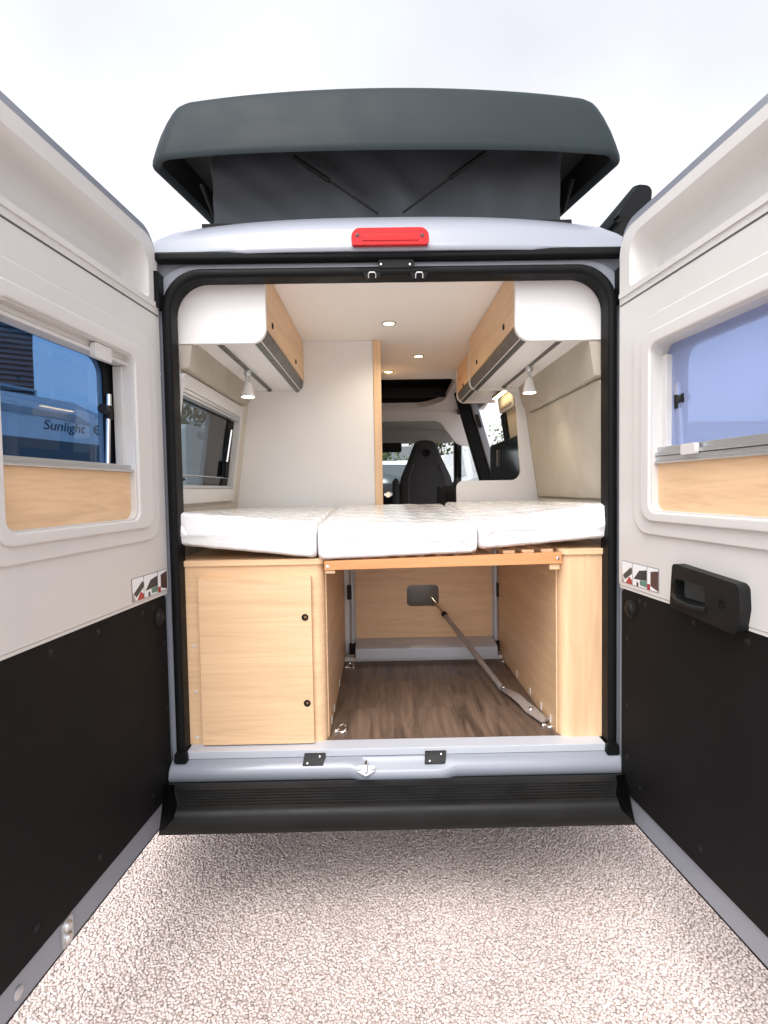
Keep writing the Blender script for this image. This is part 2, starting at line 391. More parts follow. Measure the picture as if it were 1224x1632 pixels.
# ------------------------------------------------------------------ the van
c0 = .05                                  # centre line of the van
YR, YF, YP = 1.895, 1.925, 2.95           # rear frame, furniture front, partition
FZ, CE = .525, 2.262                      # floor, ceiling
van = thing('camper_van', (c0, 4.6, 0), 'silver camper van seen from behind, both rear doors swung open and dark pop-up roof raised', 'camper van')
def hw(z):                                # inner half width
    return .83 if z < 1.39 else .83 - (z - 1.39) * .137

# --- rear frame (painted metal surround) and seal
op_out = rrect(c0 - .775, .44, c0 + .775, 2.232, (.03, .03, .12, .12), 8)
m_ = MB(); fr_out = rpoly([(c0 - .98, .46, .05), (c0 + .98, .46, .05), (c0 + .97, 1.5, .3), (c0 + .87, 2.26, .05), (c0 - .87, 2.26, .05), (c0 - .97, 1.5, .3)])
inner = rrect(c0 - .790, .50, c0 + .790, 2.215, (.02, .02, .13, .13), 8)
m_.plate([fr_out, inner], YR, YR + .09, XZ)
frame = m_.build('rear_frame', M['paint'], van, .012, 3)
# stepped pillar flanges
m_ = MB(); m_.plate([rrect(c0 - .83, .48, c0 + .83, 2.236, (.03, .03, .15, .15), 8), rrect(c0 - .786, .515, c0 + .786, 2.214, (.02, .02, .125, .125), 8)], YR - .012, YR - .002, XZ)
m_.build('door_flange', M['paint'], frame, .004)
m_ = MB(); sl_o = rrect(c0 - .789, .495, c0 + .789, 2.218, (0, 0, .14, .14), 10); sl_i = rrect(c0 - .757, .495, c0 + .757, 2.186, (0, 0, .115, .115), 10)
m_.plate([sl_o[1:] + sl_o[:1] + (sl_i[1:] + sl_i[:1])[::-1]], YR - .03, YR + .05, XZ)
m_.build('door_seal', M['rubber'], van, .012, 3)
# lower corners of the seal
for sx in (-1, 1):
    m_ = MB(); x = c0 + sx * .765
    m_.plate([rpoly([(x - .024, .495, .01), (x + .024, .495, .01), (x + .020, .535, .008), (x - .020, .535, .008)])], YR - .05, YR - .031, XZ)
    m_.build('seal_corner', M['rubber'], van, .006)
# header: black weather strip, latch plate, latch hoops
m_ = MB(); m_.box(c0 - .80, c0 + .80, YR - .045, YR - .003, 2.238, 2.268); m_.build('header_strip', M['rubber'], van, .008, 3)
p0, p1 = at(603, 414, 1.87), at(660, 428, 1.87)
hl = MB().box(p0.x, p1.x, 1.862, YR - .013, p1.z, p0.z).build('header_latch_plate', M['plastic'], van, .002)
for px in (607, 653):
    a = at(px, 421.5, 1.86); MB().lathe(a, (0, -1, 0), [(.005, -.002), (.005, .003), (.003, .005)], 12).build('screw', M['chrome'], hl)
for px in (593, 668):
    a = at(px, 440, 1.86)
    b = MB(); b.plate([rpoly([(a.x - .034, a.z + .012, .004), (a.x + .034, a.z + .012, .004), (a.x + .022, a.z - .006, .006), (a.x - .022, a.z - .006, .006)][::-1])], 1.858, 1.885, XZ)
    b = b.build('hoop_base', M['rubber'], van, .002)
    h = MB(); h.tube([(a.x - .012, 1.857, a.z - .008), (a.x - .012, 1.852, a.z + .004), (a.x - .008, 1.850, a.z + .009), (a.x + .008, 1.850, a.z + .009), (a.x + .012, 1.852, a.z + .004), (a.x + .012, 1.857, a.z - .008)], .0026, 8)
    h.build('hoop', M['chrome'], b)
# upper hinge bellows
for sx in (-1, 1):
    x = c0 + sx * .805
    b = MB(); b.plate([rpoly([(x - .022, 2.08, .006), (x + .022, 2.08, .006), (x + .022, 2.20, .006), (x - .022, 2.20, .006)])], 1.84, 1.893, XZ)
    b.build('hinge_bellows', M['rubber'], van, .006)
    for z in (2.12, 1.80, 1.75, .95):      # small pressed bosses on the pillar
        pass
for px, py in ((254, 596), (255, 644), (1001, 577), (1000, 627), (1000, 611)):
    a = at(px, py, 1.885); MB().lathe((a.x, YR - .013, a.z), (0, -1, 0), [(.008, -.001), (.007, .004), (.004, .0045)], 14).build('pillar_bolt', M['alu'], frame)

# --- roof header band over the doors
def band_ring(s):
    x = c0 + s * .90; k = abs(s)
    dz = -.045 * k ** 2.6 - .05 * max(0, k - .88) / .12
    e = .05 * k ** 3
    return [(x, 1.90 + e, 2.255), (x, 1.842 + e, 2.258), (x, 1.838 + e, 2.268), (x, 1.848 + e, 2.285 + dz * .2), (x, 1.86 + e, 2.33 + dz * .5), (x, 1.885 + e, 2.375 + dz * .8), (x, 1.93 + e, 2.412 + dz),
            (x, 1.99 + e, 2.430 + dz), (x, 2.2 + e, 2.434 + dz), (x, 2.2, 2.36)]
m_ = MB(); m_.loft([band_ring(-1 + 2 * i / 40) for i in range(41)], True, True, True)
m_.build('roof_header', M['paint'], van, smooth=55)
bl = MB(); a, b = at(560, 377, 1.835), at(683, 376, 1.835)
bl.plate([rpoly([(a.x, 2.268, .012), (b.x, 2.268, .012), (b.x, 2.324, .03), (a.x, 2.324, .03)], 8)], 1.82, 1.872, XZ)
brk = bl.build('brake_light', M['red'], van, .012, 4)
for px in (569.5, 673):
    q = at(px, 375, 1.82); MB().lathe((q.x, 1.8215, q.z), (0, -1, 0), [(.0075, -.002), (.0075, .002), (.005, .0025)], 16).build('screw_hole', mat('dark_red_recess', (.10, .006, .008), .4), brk)
MB().box(a.x + .035, b.x - .035, 1.8175, 1.8203, 2.281, 2.3).build('reflector_strip', M['red'], brk, .001)

# --- sill, step and bumper
sill = MB()
prof = [(1.93, .523), (1.87, .523), (1.862, .518), (1.858, .497), (1.850, .493)]
def sill_ring(x):
    k = max(0, min(1, (abs(x - c0 - .02) - .13) / .06)); k = k * k * (3 - 2 * k)
    y2 = .012 * (1 - k)
    return [(x, 1.93, .45), (x, 1.93, .499), (x, 1.862, .4985), (x, 1.852, .494 - .010 * (1 - k)), (x, 1.836 - y2, .484 - .012 * (1 - k)), (x, 1.828 - y2, .472 - .010 * (1 - k)), (x, 1.823 - y2, .452 - .012 * (1 - k)), (x, 1.835 - y2, .432 - .008 * (1 - k)), (x, 1.93, .43)]
sill.loft([sill_ring(c0 - .80 + 1.6 * i / 96) for i in range(97)], True, True, True)
sill = sill.build('door_sill', M['paint'], van, smooth=50)
MB().box(c0 - .752, c0 + .748, 1.868, 1.94, .4995, .5265).build('sill_strip', M['aluw'], van, .003)
for px, py in ((501, 1210.5), (694, 1205.5)):
    a = at(px, py, 1.855)
    w = .036
    pl = MB(); pl.loft([[(a.x - w, 1.8655, .516), (a.x - w, 1.848, .503), (a.x - w - .004, 1.834, .485), (a.x - w - .004, 1.838, .481), (a.x - w, 1.870, .49)],
                        [(a.x + w + .004, 1.8655, .516), (a.x + w, 1.848, .503), (a.x + w - .004, 1.834, .485), (a.x + w - .004, 1.838, .481), (a.x + w, 1.870, .49)]], True, True, True)
    pl = pl.build('door_stop_plate', M['plastic'], van, .0015)
    for dx, (yy, zz) in ((-.022, (1.838, .490)), (.020, (1.852, .507))):
        MB().lathe((a.x + dx, yy - .003, zz + .003), (0, -.75, .66), [(.0045, -.004), (.0045, .003), (.0025, .0045)], 12).build('screw', M['chrome'], pl)
a = at(583, 1220, 1.815)
lt = MB(); lt.xf = lambda u, v, w: (a.x + u, 1.821 - w * .75 + v * .62, .474 + w * .66 + v * .72)
lt.plate([rpoly([(-.036, .010, .008), (-.030, -.008, .01), (0, -.024, .006), (.030, -.008, .01), (.036, .010, .008), (.02, .014, .004), (-.02, .014, .004)])], .000, .005)
lt = lt.build('striker_plate', M['steel'], van, .001)
b = MB(); b.tube([(a.x, 1.823, .462), (a.x, 1.805, .478), (a.x, 1.812, .494), (a.x, 1.836, .497)], .005, 8); b.build('striker_hook', M['chrome'], lt)
for dx in (-.025, .025):
    MB().lathe((a.x + dx, 1.821, .477), (0, -.75, .66), [(.006, -.004), (.006, .006), (.003, .009)], 12).build('screw', M['chrome'], lt)
bp = MB()
def bump_ring(x):
    k = abs(x - c0) / .80
    e = 0
    pts = [(1.93, .44), (1.80, .438), (1.797, .452), (1.785, .455), (1.765, .4525)]
    y = 1.755
    for i in range(6):
        pts += [(y, .452), (y - .0035, .440), (y - .009, .440), (y - .0125, .4535)]; y -= .0165
    pts += [(1.650, .4515), (1.638, .446), (1.630, .432), (1.628, .40), (1.634, .378), (1.645, .371), (1.93, .36)]
    def sm(t): t = max(0, min(1, t)); return t * t * (3 - 2 * t)
    return [(c0 + (x - c0) * (1.055 if yy > 1.79 else 1) * (1 - .075 * sm((1.80 - yy) / .16) * sm((z - .37) / .07)), yy + e, z) for yy, z in pts]
bp.loft([bump_ring(c0 - .764 + 1.512 * i / 60) for i in range(61)], True, True, True)
bump = bp.build('rear_bumper', M['bumper'], van, smooth=50)
for sx in (-1, 1):     # bumper corners outside the open doors
    b = MB(); x = c0 + sx * .94
    b.plate([rpoly([(x - .05, 1.68, .03), (x + .05, 1.74, .05), (x + .06, 2.3, .02), (x - .05, 2.3, .02)])], .33, .62)
    b.build('bumper_corner', M['bumper'], van, .02, 3)
    b = MB(); x = c0 + sx * .955
    b.plate([rpoly([(x - .03, .65, .02), (x + .035, .65, .02), (x + .03, 1.45, .03), (x - .03, 1.45, .02)])], 1.862, 1.894, XZ)
    b.build('tail_light', M['red'], van, .01, 3)

# --- rear doors
def make_door(side):
    Hx, Hy, D, Nn = (-.765, 1.80, Vector((-.0890, -.9960)), Vector((.9960, -.0890))) if side == 'L' else (.842, 1.80, Vector((.0867, -.9962)), Vector((-.9962, -.0867)))
    xf = lambda u, v, w: (Hx + D.x * u + Nn.x * w, Hy + D.y * u + Nn.y * w, v)
    B = lambda: MB(xf)
    left = side == 'L'
    du = 0 if left else .042
    u0, u1 = (-.085, .755) if left else (-.048, .79)
    vb, vt = (.310, 2.340) if left else (.312, 2.328)
    bl = .105
    out = rrect(u0, vb, u1, vt, (bl, .05, .09, .085), 10)
    # window opening numbers
    wu0, wu1, wv0, wv1 = .130 + du, .66 + du * .6, 1.368, 1.874
    shell = B(); shell.plate([out, rrect(wu0 + .01, wv0 + .13, wu1 - .01, wv1 - .01, .05)], -.088, -.072)
    # folded rim: hollow pan with a raised border on the room side
    shell.plate([out, rrect(u0 + .05, vb + .10, u1 - .05, vt - .05, .04, 8)], -.0722, 0)
    door = shell.build('rear_door', M['paint'], van, .006, 3)
    sl = B(); sl.plate([rrect(u0 - .004, vb - .020, u1 + .006, vt + .002, (bl * .9, .05, .09, .085), 10), rrect(u0 + .03, vb + .03, u1 - .03, vt - .03, (bl * .8, .05, .08, .08), 10)], -.030, -.010)
    sl.build('door_edge_seal', M['rubber'], door, .003)
    # cream moulding with storage recess
    tv0, tv1 = 1.108, vt - .032
    tu0, tu1 = u0 + .016, u1 - .015
    ru0, ru1, rv0, rv1 = -.010 + du * .9, .70 + du * .6, 2.098, 2.262
    tr = B(); tr.plate([rrect(tu0, tv0, tu1, tv1, (.012, .01, .08, .075), 8), rrect(wu0, wv0, wu1, wv1, .03), rrect(ru0, rv0, ru1, rv1, (.02, .02, .06, .06), 8)], .0005, .012)
    tr = tr.build('inner_moulding', M['cream'], door, .004, 3)
    rc = B(); rings = []
    for k in range(9):
        t = k / 8; q_ = min(1, t * 1.7); d = .012 - .078 * (q_ * q_ * (3 - 2 * q_))
        rings.append([(u, v, d) for u, v in rrect(ru0 + .05 * t, rv0 + .006 * t, ru1 - .03 * t, rv1 - .088 * t, (.02, .02, .06 - .02 * t, .06 - .02 * t), 8)])
    rc.loft(rings, True, False, True); rc.build('storage_recess', M['cream'], tr, smooth=60)
    g = B(); g.box(tu0 + .004, tu1 - .004, 2.052, 2.0575, .009, .0128); g.build('parting_line', M['greytrim'], tr)
    g = B(); g.plate([rrect(tu0 + .002, 2.078, tu1 - .002, 2.096, .008)], .010, .017); g.build('ledge_bead', M['cream'], tr, .004, 3)
    a0, b0 = -.015 + du * 2, .725 + du * .6
    st = B(); st.plate([rrect(a0, 1.296, b0, 1.966, .075, 10), rrect(wu0 - .01, wv0 - .010, wu1 + .01, wv1 + .01, .035)], .0115, .0215); st.build('raised_field', M['cream'], tr, .0085, 4)
    st = B(); st.plate([rrect(a0 + .055, 1.338, b0 - .03, 1.914, .06, 10), rrect(wu0, wv0, wu1, wv1, .03, 8)], .0205, .033); st = st.build('window_frame', M['cream'], tr, .008, 4)
    ring = B(); ring.plate([rrect(wu0 - .004, wv0 - .004, wu1 + .004, wv1 + .004, .032, 8), rrect(wu0 + .004, wv0 + .004, wu1 - .004, wv1 - .004, .03, 8)], -.036, .024); ring.build('frame_reveal', M['cream'], st)
    # window: black border, tinted pane, stay
    pane = B(); pane.plate([rrect(wu0 - .02, wv0 + .10, wu1 + .02, wv1 + .03, .04)], -.052, -.047)
    pane = pane.build('window_pane', M['winglass'] if left else M['winglass2'], door)
    bd = B(); bd.plate([rrect(wu0 - .03, wv0 + .08, wu1 + .03, wv1 + .04, .02), rrect(wu0 + .050, wv0 + .12, wu1 - .05, wv1 - .004, (.03, .03, .07, .07), 8)], -.046, -.040); bd.build('window_border', M['rubber'], pane, .002)
    sy = B(); uu = wu0 + .052; wk = -.030 if left else -.0335
    sy.tube([(uu + .010, 1.53, wk), (uu - .004, 1.70, wk)], .0065, 10); sy = sy.build('window_stay', M['chrome'], door)
    k = B(); k.tube([(uu - .005, 1.675, -.030), (uu - .008, 1.715, -.030)], .011, 10); k.tube([(uu + .002, 1.700, -.030), (uu + .03, 1.702, -.028)], [.012, .015], 10); k.build('stay_knob', M['plastic'], sy, .001)
    k = B(); k.tube([(uu - .008, 1.715, -.030), (uu - .010, 1.75, -.030)], .0075, 10); k.build('stay_end', M['chrome'], sy)
    # blind rails
    jm = B(); jm.box(wu0 + .002, wu0 + (.014 if left else .026), 1.535, wv1 - .034, -.034, -.006); jm.build('blind_guide', M['cream'], door, .002)
    if left:
        rl = B(); rl.box(wu0 + .003, wu1 - .003, 1.842, 1.853, -.032, .010); rl.box(wu0 + .003, wu1 - .003, 1.855, 1.871, -.034, .004)
        rl = rl.build('blind_rail', M['cream'], door, .003)
        k = B(); k.plate([rrect(.235, 1.826, .315, 1.868, .008)], .008, .022); k.build('blind_handle', M['cream'], rl, .004, 3)
        rl = B(); rl.box(wu0 + .003, wu1 - .003, 1.516, 1.524, -.034, .020); rl.box(wu0 + .003, wu1 - .003, 1.5245, 1.538, -.034, .010); rl.build('lower_rail', M['alu'], door, .002)
    else:
        rl = B(); rl.box(wu0 + .003, wu1 - .003, 1.514, 1.522, -.034, .018); rl.box(wu0 + .003, wu1 - .003, 1.5225, 1.536, -.034, .012)
        rl.box(wu0 + .003, wu1 - .003, 1.5375, 1.548, -.032, .016); rl.box(wu0 + .003, wu1 - .003, 1.5485, 1.564, -.030, .008)
        rl = rl.build('lower_rail', M['alu'], door, .002)
        k = B(); k.plate([rrect(.315, 1.532, .372, 1.562, .006)], .014, .028); k.build('blind_handle', M['cream'], rl, .004, 3)
        sc = B(); sc.plate([rrect(wu0 + .004, 1.55, wu1 - .004, 1.871, 0)], -.0245, -.024); sc.build('fly_screen', M['screen'], door)
    wp = B(); wp.plate([rrect(wu0 + .003, wv0 + .003, wu1 - .003, 1.5155, (.022, .022, .002, .002))], -.034, .004); wp.build('wood_infill', M['woody'], door, .0015)
    # lower black board with clips
    bu0, bu1 = u0 + .026, u1 - .02
    bd = B(); bd.plate([rrect(bu0, vb + .080, bu1, 1.096, (.065, .03, .01, .02), 8)], .0008, .0075); bd = bd.build('lower_board', M['board'], door, .002)
    cl = B(); cl.plate([rrect(tu0 + .004, 1.0975, tu1 - .004, 1.1065, .002)], .0006, .0105); cl.build('board_trim', M['cream'], door, .003)
    for (uu, vv) in ((.10, 1.068), (.33, 1.068), (.52, 1.068), (bu0 + .02, .93), (bu0 + .02, .70), (bu0 + .02, .52), (.07, .45), (.36, .45), (.6, .45), (bu0 + .09, 1.07)):
        k = B(); P = Vector(xf(uu + du * .5, vv, .0075)); k2 = MB(); k2.lathe(P, (Nn.x, Nn.y, 0), [(.0095, -.001), (.0095, .001), (.0065, .003), (.001, .0034)], 14); k2.build('clip', M['plastic'], bd)
    uu, vv = (-.010, 1.028) if left else (.034, 1.036)
    P = Vector(xf(uu, vv, .0075)); k2 = MB(); k2.lathe(P, (Nn.x, Nn.y, 0), [(.031, -.001), (.031, .003), (.028, .0055), (.0225, .0055), (.020, .010), (.014, .0145), (.001, .016)], 28); k2.build('button_cap', M['plastic'], bd)
    # folding-roof instruction sticker: three small pictures
    s0, s1, q0, q1 = (-.062, .160, 1.113, 1.186) if left else (-.012, .196, 1.120, 1.194)
    def su(f): return s0 + (s1 - s0) * (1 - f if left else f)      # f runs left-to-right in view
    def quad(name, pts, m, w, par):
        k = B(); k.plate([[(su(f), q0 + (q1 - q0) * g) for f, g in pts]], w - .0005, w); return k.build(name, m, par, wn=False)
    skb = B(); skb.plate([rrect(s0, q0, s1, q1, .002, 3)], .0118, .0128); stk = skb.build('instruction_sticker', M['st_dark'], door)
    W = .0133
    quad('picture', [(.01, .02), (.305, .02), (.305, .98), (.01, .98)], M['st_white'], W, stk)
    quad('picture', [(.32, .02), (.70, .02), (.70, .98), (.32, .98)], M['st_white'], W, stk)
    quad('picture', [(.715, .02), (.99, .02), (.99, .98), (.715, .98)], M['st_white'], W, stk)
    W = .0138
    quad('picture_roof', [(.04, .35), (.27, .78), (.30, .72), (.30, .5), (.10, .16)], M['st_dark'], W, stk)
    quad('picture_floor', [(.12, .02), (.305, .02), (.305, .20), (.22, .34)], M['st_red'], W, stk)
    quad('picture_corner', [(.01, .02), (.08, .02), (.04, .30), (.01, .42)], M['st_grey'], W, stk)
    quad('picture_roof', [(.35, .30), (.50, .72), (.70, .82), (.70, .36)], M['st_dark'], W, stk)
    quad('picture_tent', [(.52, .10), (.70, .08), (.70, .35), (.52, .31)], M['st_green'], W, stk)
    quad('picture_roof', [(.80, .20), (.99, .06), (.99, .90), (.80, .80)], M['st_brown'], W, stk)
    quad('picture_floor', [(.715, .02), (.79, .02), (.79, .26), (.715, .26)], M['st_red'], W, stk)
    quad('picture_figure', [(.43, .02), (.48, .02), (.48, .16), (.45, .22), (.43, .16)], M['st_dark'], W, stk)
    # lock plate on the bottom rim
    if left:
        k = B(); k.plate([rrect(.474, vb + .004, .516, vb + .074, .012)], -.004, .006); lk = k.build('lock_plate', M['alu'], door, .002)
        for vv in (vb + .024, vb + .054):
            P = Vector(xf(.495, vv, .006)); k2 = MB(); k2.lathe(P, (Nn.x, Nn.y, 0), [(.013, -.002), (.013, .003), (.009, .007), (.003, .0075)], 16); k2.build('lock_bolt', M['chrome'], lk)
        P = Vector(xf(.655, vb + .035, .001)); k2 = MB(); k2.lathe(P, (Nn.x, Nn.y, 0), [(.014, -.002), (.014, .003), (.008, .006)], 16); k2.build('rim_bolt', M['alu'], door)
    else:
        hu0, hu1, hv0, hv1 = .292, .556, 1.090, 1.228
        h = B()
        h.plate([rpoly([(hu0, hv0 + .012, .012), (hu1 - .012, hv0 - .004, .018), (hu1, hv0 + .06, .012), (hu1 - .004, hv1 - .018, .02), (hu0 + .01, hv1, .014)], 6), rrect(hu0 + .022, hv0 + .042, hu0 + .145, hv1 - .042, .012, 6)], .008, .042)
        h = h.build('door_pull', M['plastic'], door, .008, 3)
        k = B(); k.plate([rrect(hu0 + .014, hv0 + .036, hu0 + .152, hv1 - .036, .01)], .0085, .012); k.build('pull_recess', M['plastic'], h)
        k = B(); k.tube([(hu0 + .016, hv0 + .050, .040), (hu0 + .05, hv0 + .038, .052), (hu0 + .11, hv0 + .034, .054), (hu0 + .152, hv0 + .036, .044)], .0075, 10); k.build('pull_grip', M['plastic'], h)
        P = Vector(xf(hu0 + .205, hv0 + .062, .042)); k2 = MB(); k2.lathe(P, (Nn.x, Nn.y, 0), [(.011, -.002), (.011, .0012), (.006, .0012), (.005, .0004)], 16); k2.build('screw_hole', M['rubber'], h)
        P = Vector(xf(hu0 + .012, hv0 + .075, .042)); k2 = MB(); k2.lathe(P, (Nn.x, Nn.y, 0), [(.005, -.002), (.005, .0012), (.002, .0012)], 12); k2.build('screw_hole', M['rubber'], h)
    # hinges
    for vv in (.78, 1.30, 2.0):
        k = B(); k.tube([(u0 - .004, vv - .045, -.052), (u0 - .004, vv + .045, -.052)], .013, 12); k.build('hinge', M['paint'], door)
    return door
tag(make_door('L'), 'left rear door with blue tinted window')
tag(make_door('R'), 'right rear door with pale screened window and black pull handle')

# --- interior shell: floor, walls, ceiling
MB().box(c0 - .90, c0 + .90, 1.942, 5.0, FZ - .05, FZ).build('cargo_floor', M['floor'], van)
def wall(side, pts_lo, holes=()):
    pass
def side_xf(sx, off=0):
    return lambda y, z, w: (c0 + sx * (hw(z) + w + off), y, z)
for sx in (-1, 1):
    y1 = 5.0 if sx < 0 else 3.48
    b = MB(side_xf(sx)); b.plate([[(1.95, FZ), (y1, FZ), (y1, 1.389), (1.95, 1.389)]], 0, .05); b.build('side_wall', M['feltl'], van)
    b = MB(lambda y, z, w: (c0 + sx * (.83 - (z - 1.39) * .137 + w), y, z))
    outl = [(1.95, 1.39), (y1, 1.39), (y1, 2.31), (1.95, 2.31)]
    holes = [rrect(1.962, 1.455, 2.77, 1.835, .02)] if sx < 0 else []
    b.plate([outl] + holes, 0, .05); b.build('upper_wall', M['feltl'] if sx < 0 else M['felt'], van)
    # D pillar lining between seal and wall
    b = MB(); x0, x1 = sorted((c0 + sx * .77, c0 + sx * .93)); b.box(x0, x1, 1.946, 1.97, FZ, 1.30); b.build('pillar_lining', M['feltl'], van)
MB().plate([[(c0 - .9, 1.95), (c0 + .9, 1.95), (c0 + .9, 3.90), (c0 - .9, 3.90)]], CE, CE + .06).build('ceiling', M['ceil'], van)
MB().box(c0 - .8, c0 + .8, 1.9365, 1.9395, 2.19, CE + .05).build('header_lining', M['ceil'], van)

# --- left side window (in upper wall) : frame, pane, stay, blind rail
WL = lambda y, z, w: (c0 - (.83 - (z - 1.39) * .137 + w), y, z)
b = MB(WL); b.plate([rrect(1.949, 1.405, 2.80, 1.885, .02), rrect(1.966, 1.465, 2.765, 1.835, .015)], -.016, .03); sw = b.build('side_window', M['cream'], van, .005, 3)
b = MB(WL); b.plate([rrect(1.958, 1.455, 2.775, 1.845, .01)], .022, .026); b.build('window_pane', M['sideglass'], sw)
b = MB(WL); b.plate([rrect(1.958, 1.455, 2.775, 1.845, .01), rrect(1.975, 1.478, 2.675, 1.822, .03)], .016, .021); b.build('window_border', M['rubber'], sw)
b = MB(WL); b.box(1.968, 2.763, 1.806, 1.816, -.015, .012); b.box(1.968, 2.763, 1.820, 1.834, -.010, .012); b.build('blind_rail', M['alu'], sw, .002)
b = MB(WL); b.box(1.968, 2.763, 1.466, 1.480, -.018, .012); b.build('lower_rail', M['alu'], sw, .002)
b = MB(WL); b.tube([(1.968, 1.520, .006), (2.73, 1.520, .006)], .003, 8); b.build('stay_bar', M['chrome'], sw)
b = MB(WL); b.tube([(2.685, 1.60, .008), (2.705, 1.76, .008)], .0065, 8); b.build('window_stay', M['chrome'], sw)
b = MB(WL); b.tube([(2.69, 1.52, .004), (2.682, 1.60, .006)], .012, 8); b.build('stay_knob', M['plastic'], sw)
b = MB(WL); b.tube([(2.04, 1.485, .008), (2.06, 1.50, .000), (2.10, 1.502, -.002)], .006, 8); b.build('catch_handle', M['plastic'], sw)
# felt pads along the walls under the cabinets
for sx in (-1, 1):
    f = lambda y, z, w: (c0 + sx * (.83 - (z - 1.39) * .137 + w), y, z)
    b = MB(f)
    if sx < 0: b.plate([rpoly([(1.9475, 1.893, .01), (2.80, 1.893, .05), (2.87, 1.96, .05), (2.87, 2.06, .01), (1.9475, 2.06, .01)], 6)], -.035, .001)
    else: b.plate([rpoly([(1.9475, 1.845, .01), (2.84, 1.845, .03), (2.90, 1.90, .04), (2.925, 2.06, .01), (1.9475, 2.06, .01)], 6)], -.030, .001)
    b.build('wall_pad', M['felt'], van, .012, 3)
    if sx > 0:
        b = MB(f); b.plate([rpoly([(1.9475, 1.40, .01), (2.90, 1.40, .01), (2.90, 1.838, .02), (1.9475, 1.838, .02)], 4)], -.010, .001); b.build('wall_pad', M['felt'], van, .006, 3)

# --- bathroom block on the left
xw = .022
b = MB(); b.plate([[(c0 - .84, FZ + .002), (-.021, FZ + .002), (-.021, CE - .001), (c0 - .72, CE - .001), (c0 - .75, 2.0), (c0 - .84, 1.39)]], YP, YP + .03, XZ)
bath = b.build('bathroom_partition', M['white'], van)
b = MB(); b.box(-.0205, xw, YP - .012, YP + .05, 1.28, CE - .001); b.build('edge_post', M['woodz'], bath, .004)
b = MB(); b.box(-.012, .014, YP + .0505, YP + .85, FZ + .002, CE - .002); b.build('bathroom_side', M['woodz'], bath)
b = MB(); b.box(.0225, .034, YP + .80, YP + .82, 1.40, 1.46); b.build('door_catch', M['plastic'], bath)

# --- right partition board with its open cut-out
pt = lambda px, py: (at(px, py, YP).x, at(px, py, YP).z)
xr = lambda z: c0 + (.83 - max(0, z - 1.39) * .137)
lowT = pt(760, 766)[1]; xl = pt(728, 800)[0]
br_ = pt(831, 763); tr_ = pt(818, 622); tl_ = pt(752, 620)
pts = [(xl, FZ + .002, 0), (xr(1.2), FZ + .002, 0), (xr(1.39), 1.39, 0), (xr(CE), CE - .001, 0), (.505, CE - .001, 0), (.505, 1.985, .05), (tr_[0] + .012, 1.985, .07), (br_[0], lowT, .05), (xl, lowT, .04)]
b = MB(); b.plate([rpoly(pts, 8)], YP, YP + .022, XZ); b.build('partition_board', M['white'], van, .004, 3)

# --- overhead cabinets
def cabinet(sx, y0, y1, xi, zb, name='overhead_cabinet', end=True, zt=CE, knobs=(), endfar=False):
    """xi: inner face x; sx side; zb underside"""
    X = lambda d: xi + sx * d                       # d: distance outwards from the inner face
    wallx = lambda z: abs(xi - c0) and (.83 - (z - 1.39) * .137) - abs(xi - c0) + .01
    b = MB(); b.plate([[(X(.02), zb + .012), (X(wallx(zb)), zb + .012), (X(wallx(zt)), zt - .002), (X(.02), zt - .002)]], y0 + .02, y1 - .001, XZ)
    cab = b.build(name, M['white'], van)
    b = MB(); b.plate([[(X(0), zb + .062), (X(.018), zb + .062), (X(.018), zt - .003), (X(0), zt - .003)]], y0 + .021, y1 - .002, XZ); fp = b.build('front_panel', M['woody'], cab, .002)
    b = MB(); b.plate([[(X(.0015), zb + .058), (X(.012), zb + .060), (X(.052), zb + .011), (X(.042), zb + .0015), (X(.030), zb + .004), (X(.008), zb + .028)]], y0 + .021, y1 - .002, XZ); b.build('grip_strip', M['greytrim'], cab, .003)
    if end:
        def endpl(ya, yb):
            ex = .12 if ya < 1.95 else 0
            e = MB(); lp = rpoly([(X(-.004), zt - .0015, 0), (X(-.004), zb - .002, .055), (X(wallx(zb) - .001 + ex), zb - .002, 0), (X(wallx(zt) + ex * 1.5), zt - .0015, 0)], 10)
            e.plate([lp], ya, yb, XZ); e.build('end_panel', M['white'], cab, .004, 3)
        endpl(y0, y0 + .02)
        if endfar: endpl(y1, y1 + .02)
    for yy, zz in knobs:
        k = MB(); k.lathe((X(0), yy, zz), (-sx, 0, 0), [(.012, -.001), (.012, .003), (.009, .004), (.004, .002)], 18); k.build('push_knob', M['plastic'], fp)
    return cab
LXI, RXI = -.400, .506
cabinet(-1, 1.944, YP - .001, LXI, 1.985, knobs=((2.085, 2.085), (2.66, 2.085)))
cabinet(1, 1.944, YP - .001, RXI, 1.980, knobs=((2.14, 2.085), (2.72, 2.085)))
cabinet(1, YP + .024, 3.66, .545, 2.03, knobs=((3.4, 2.10),), endfar=True)
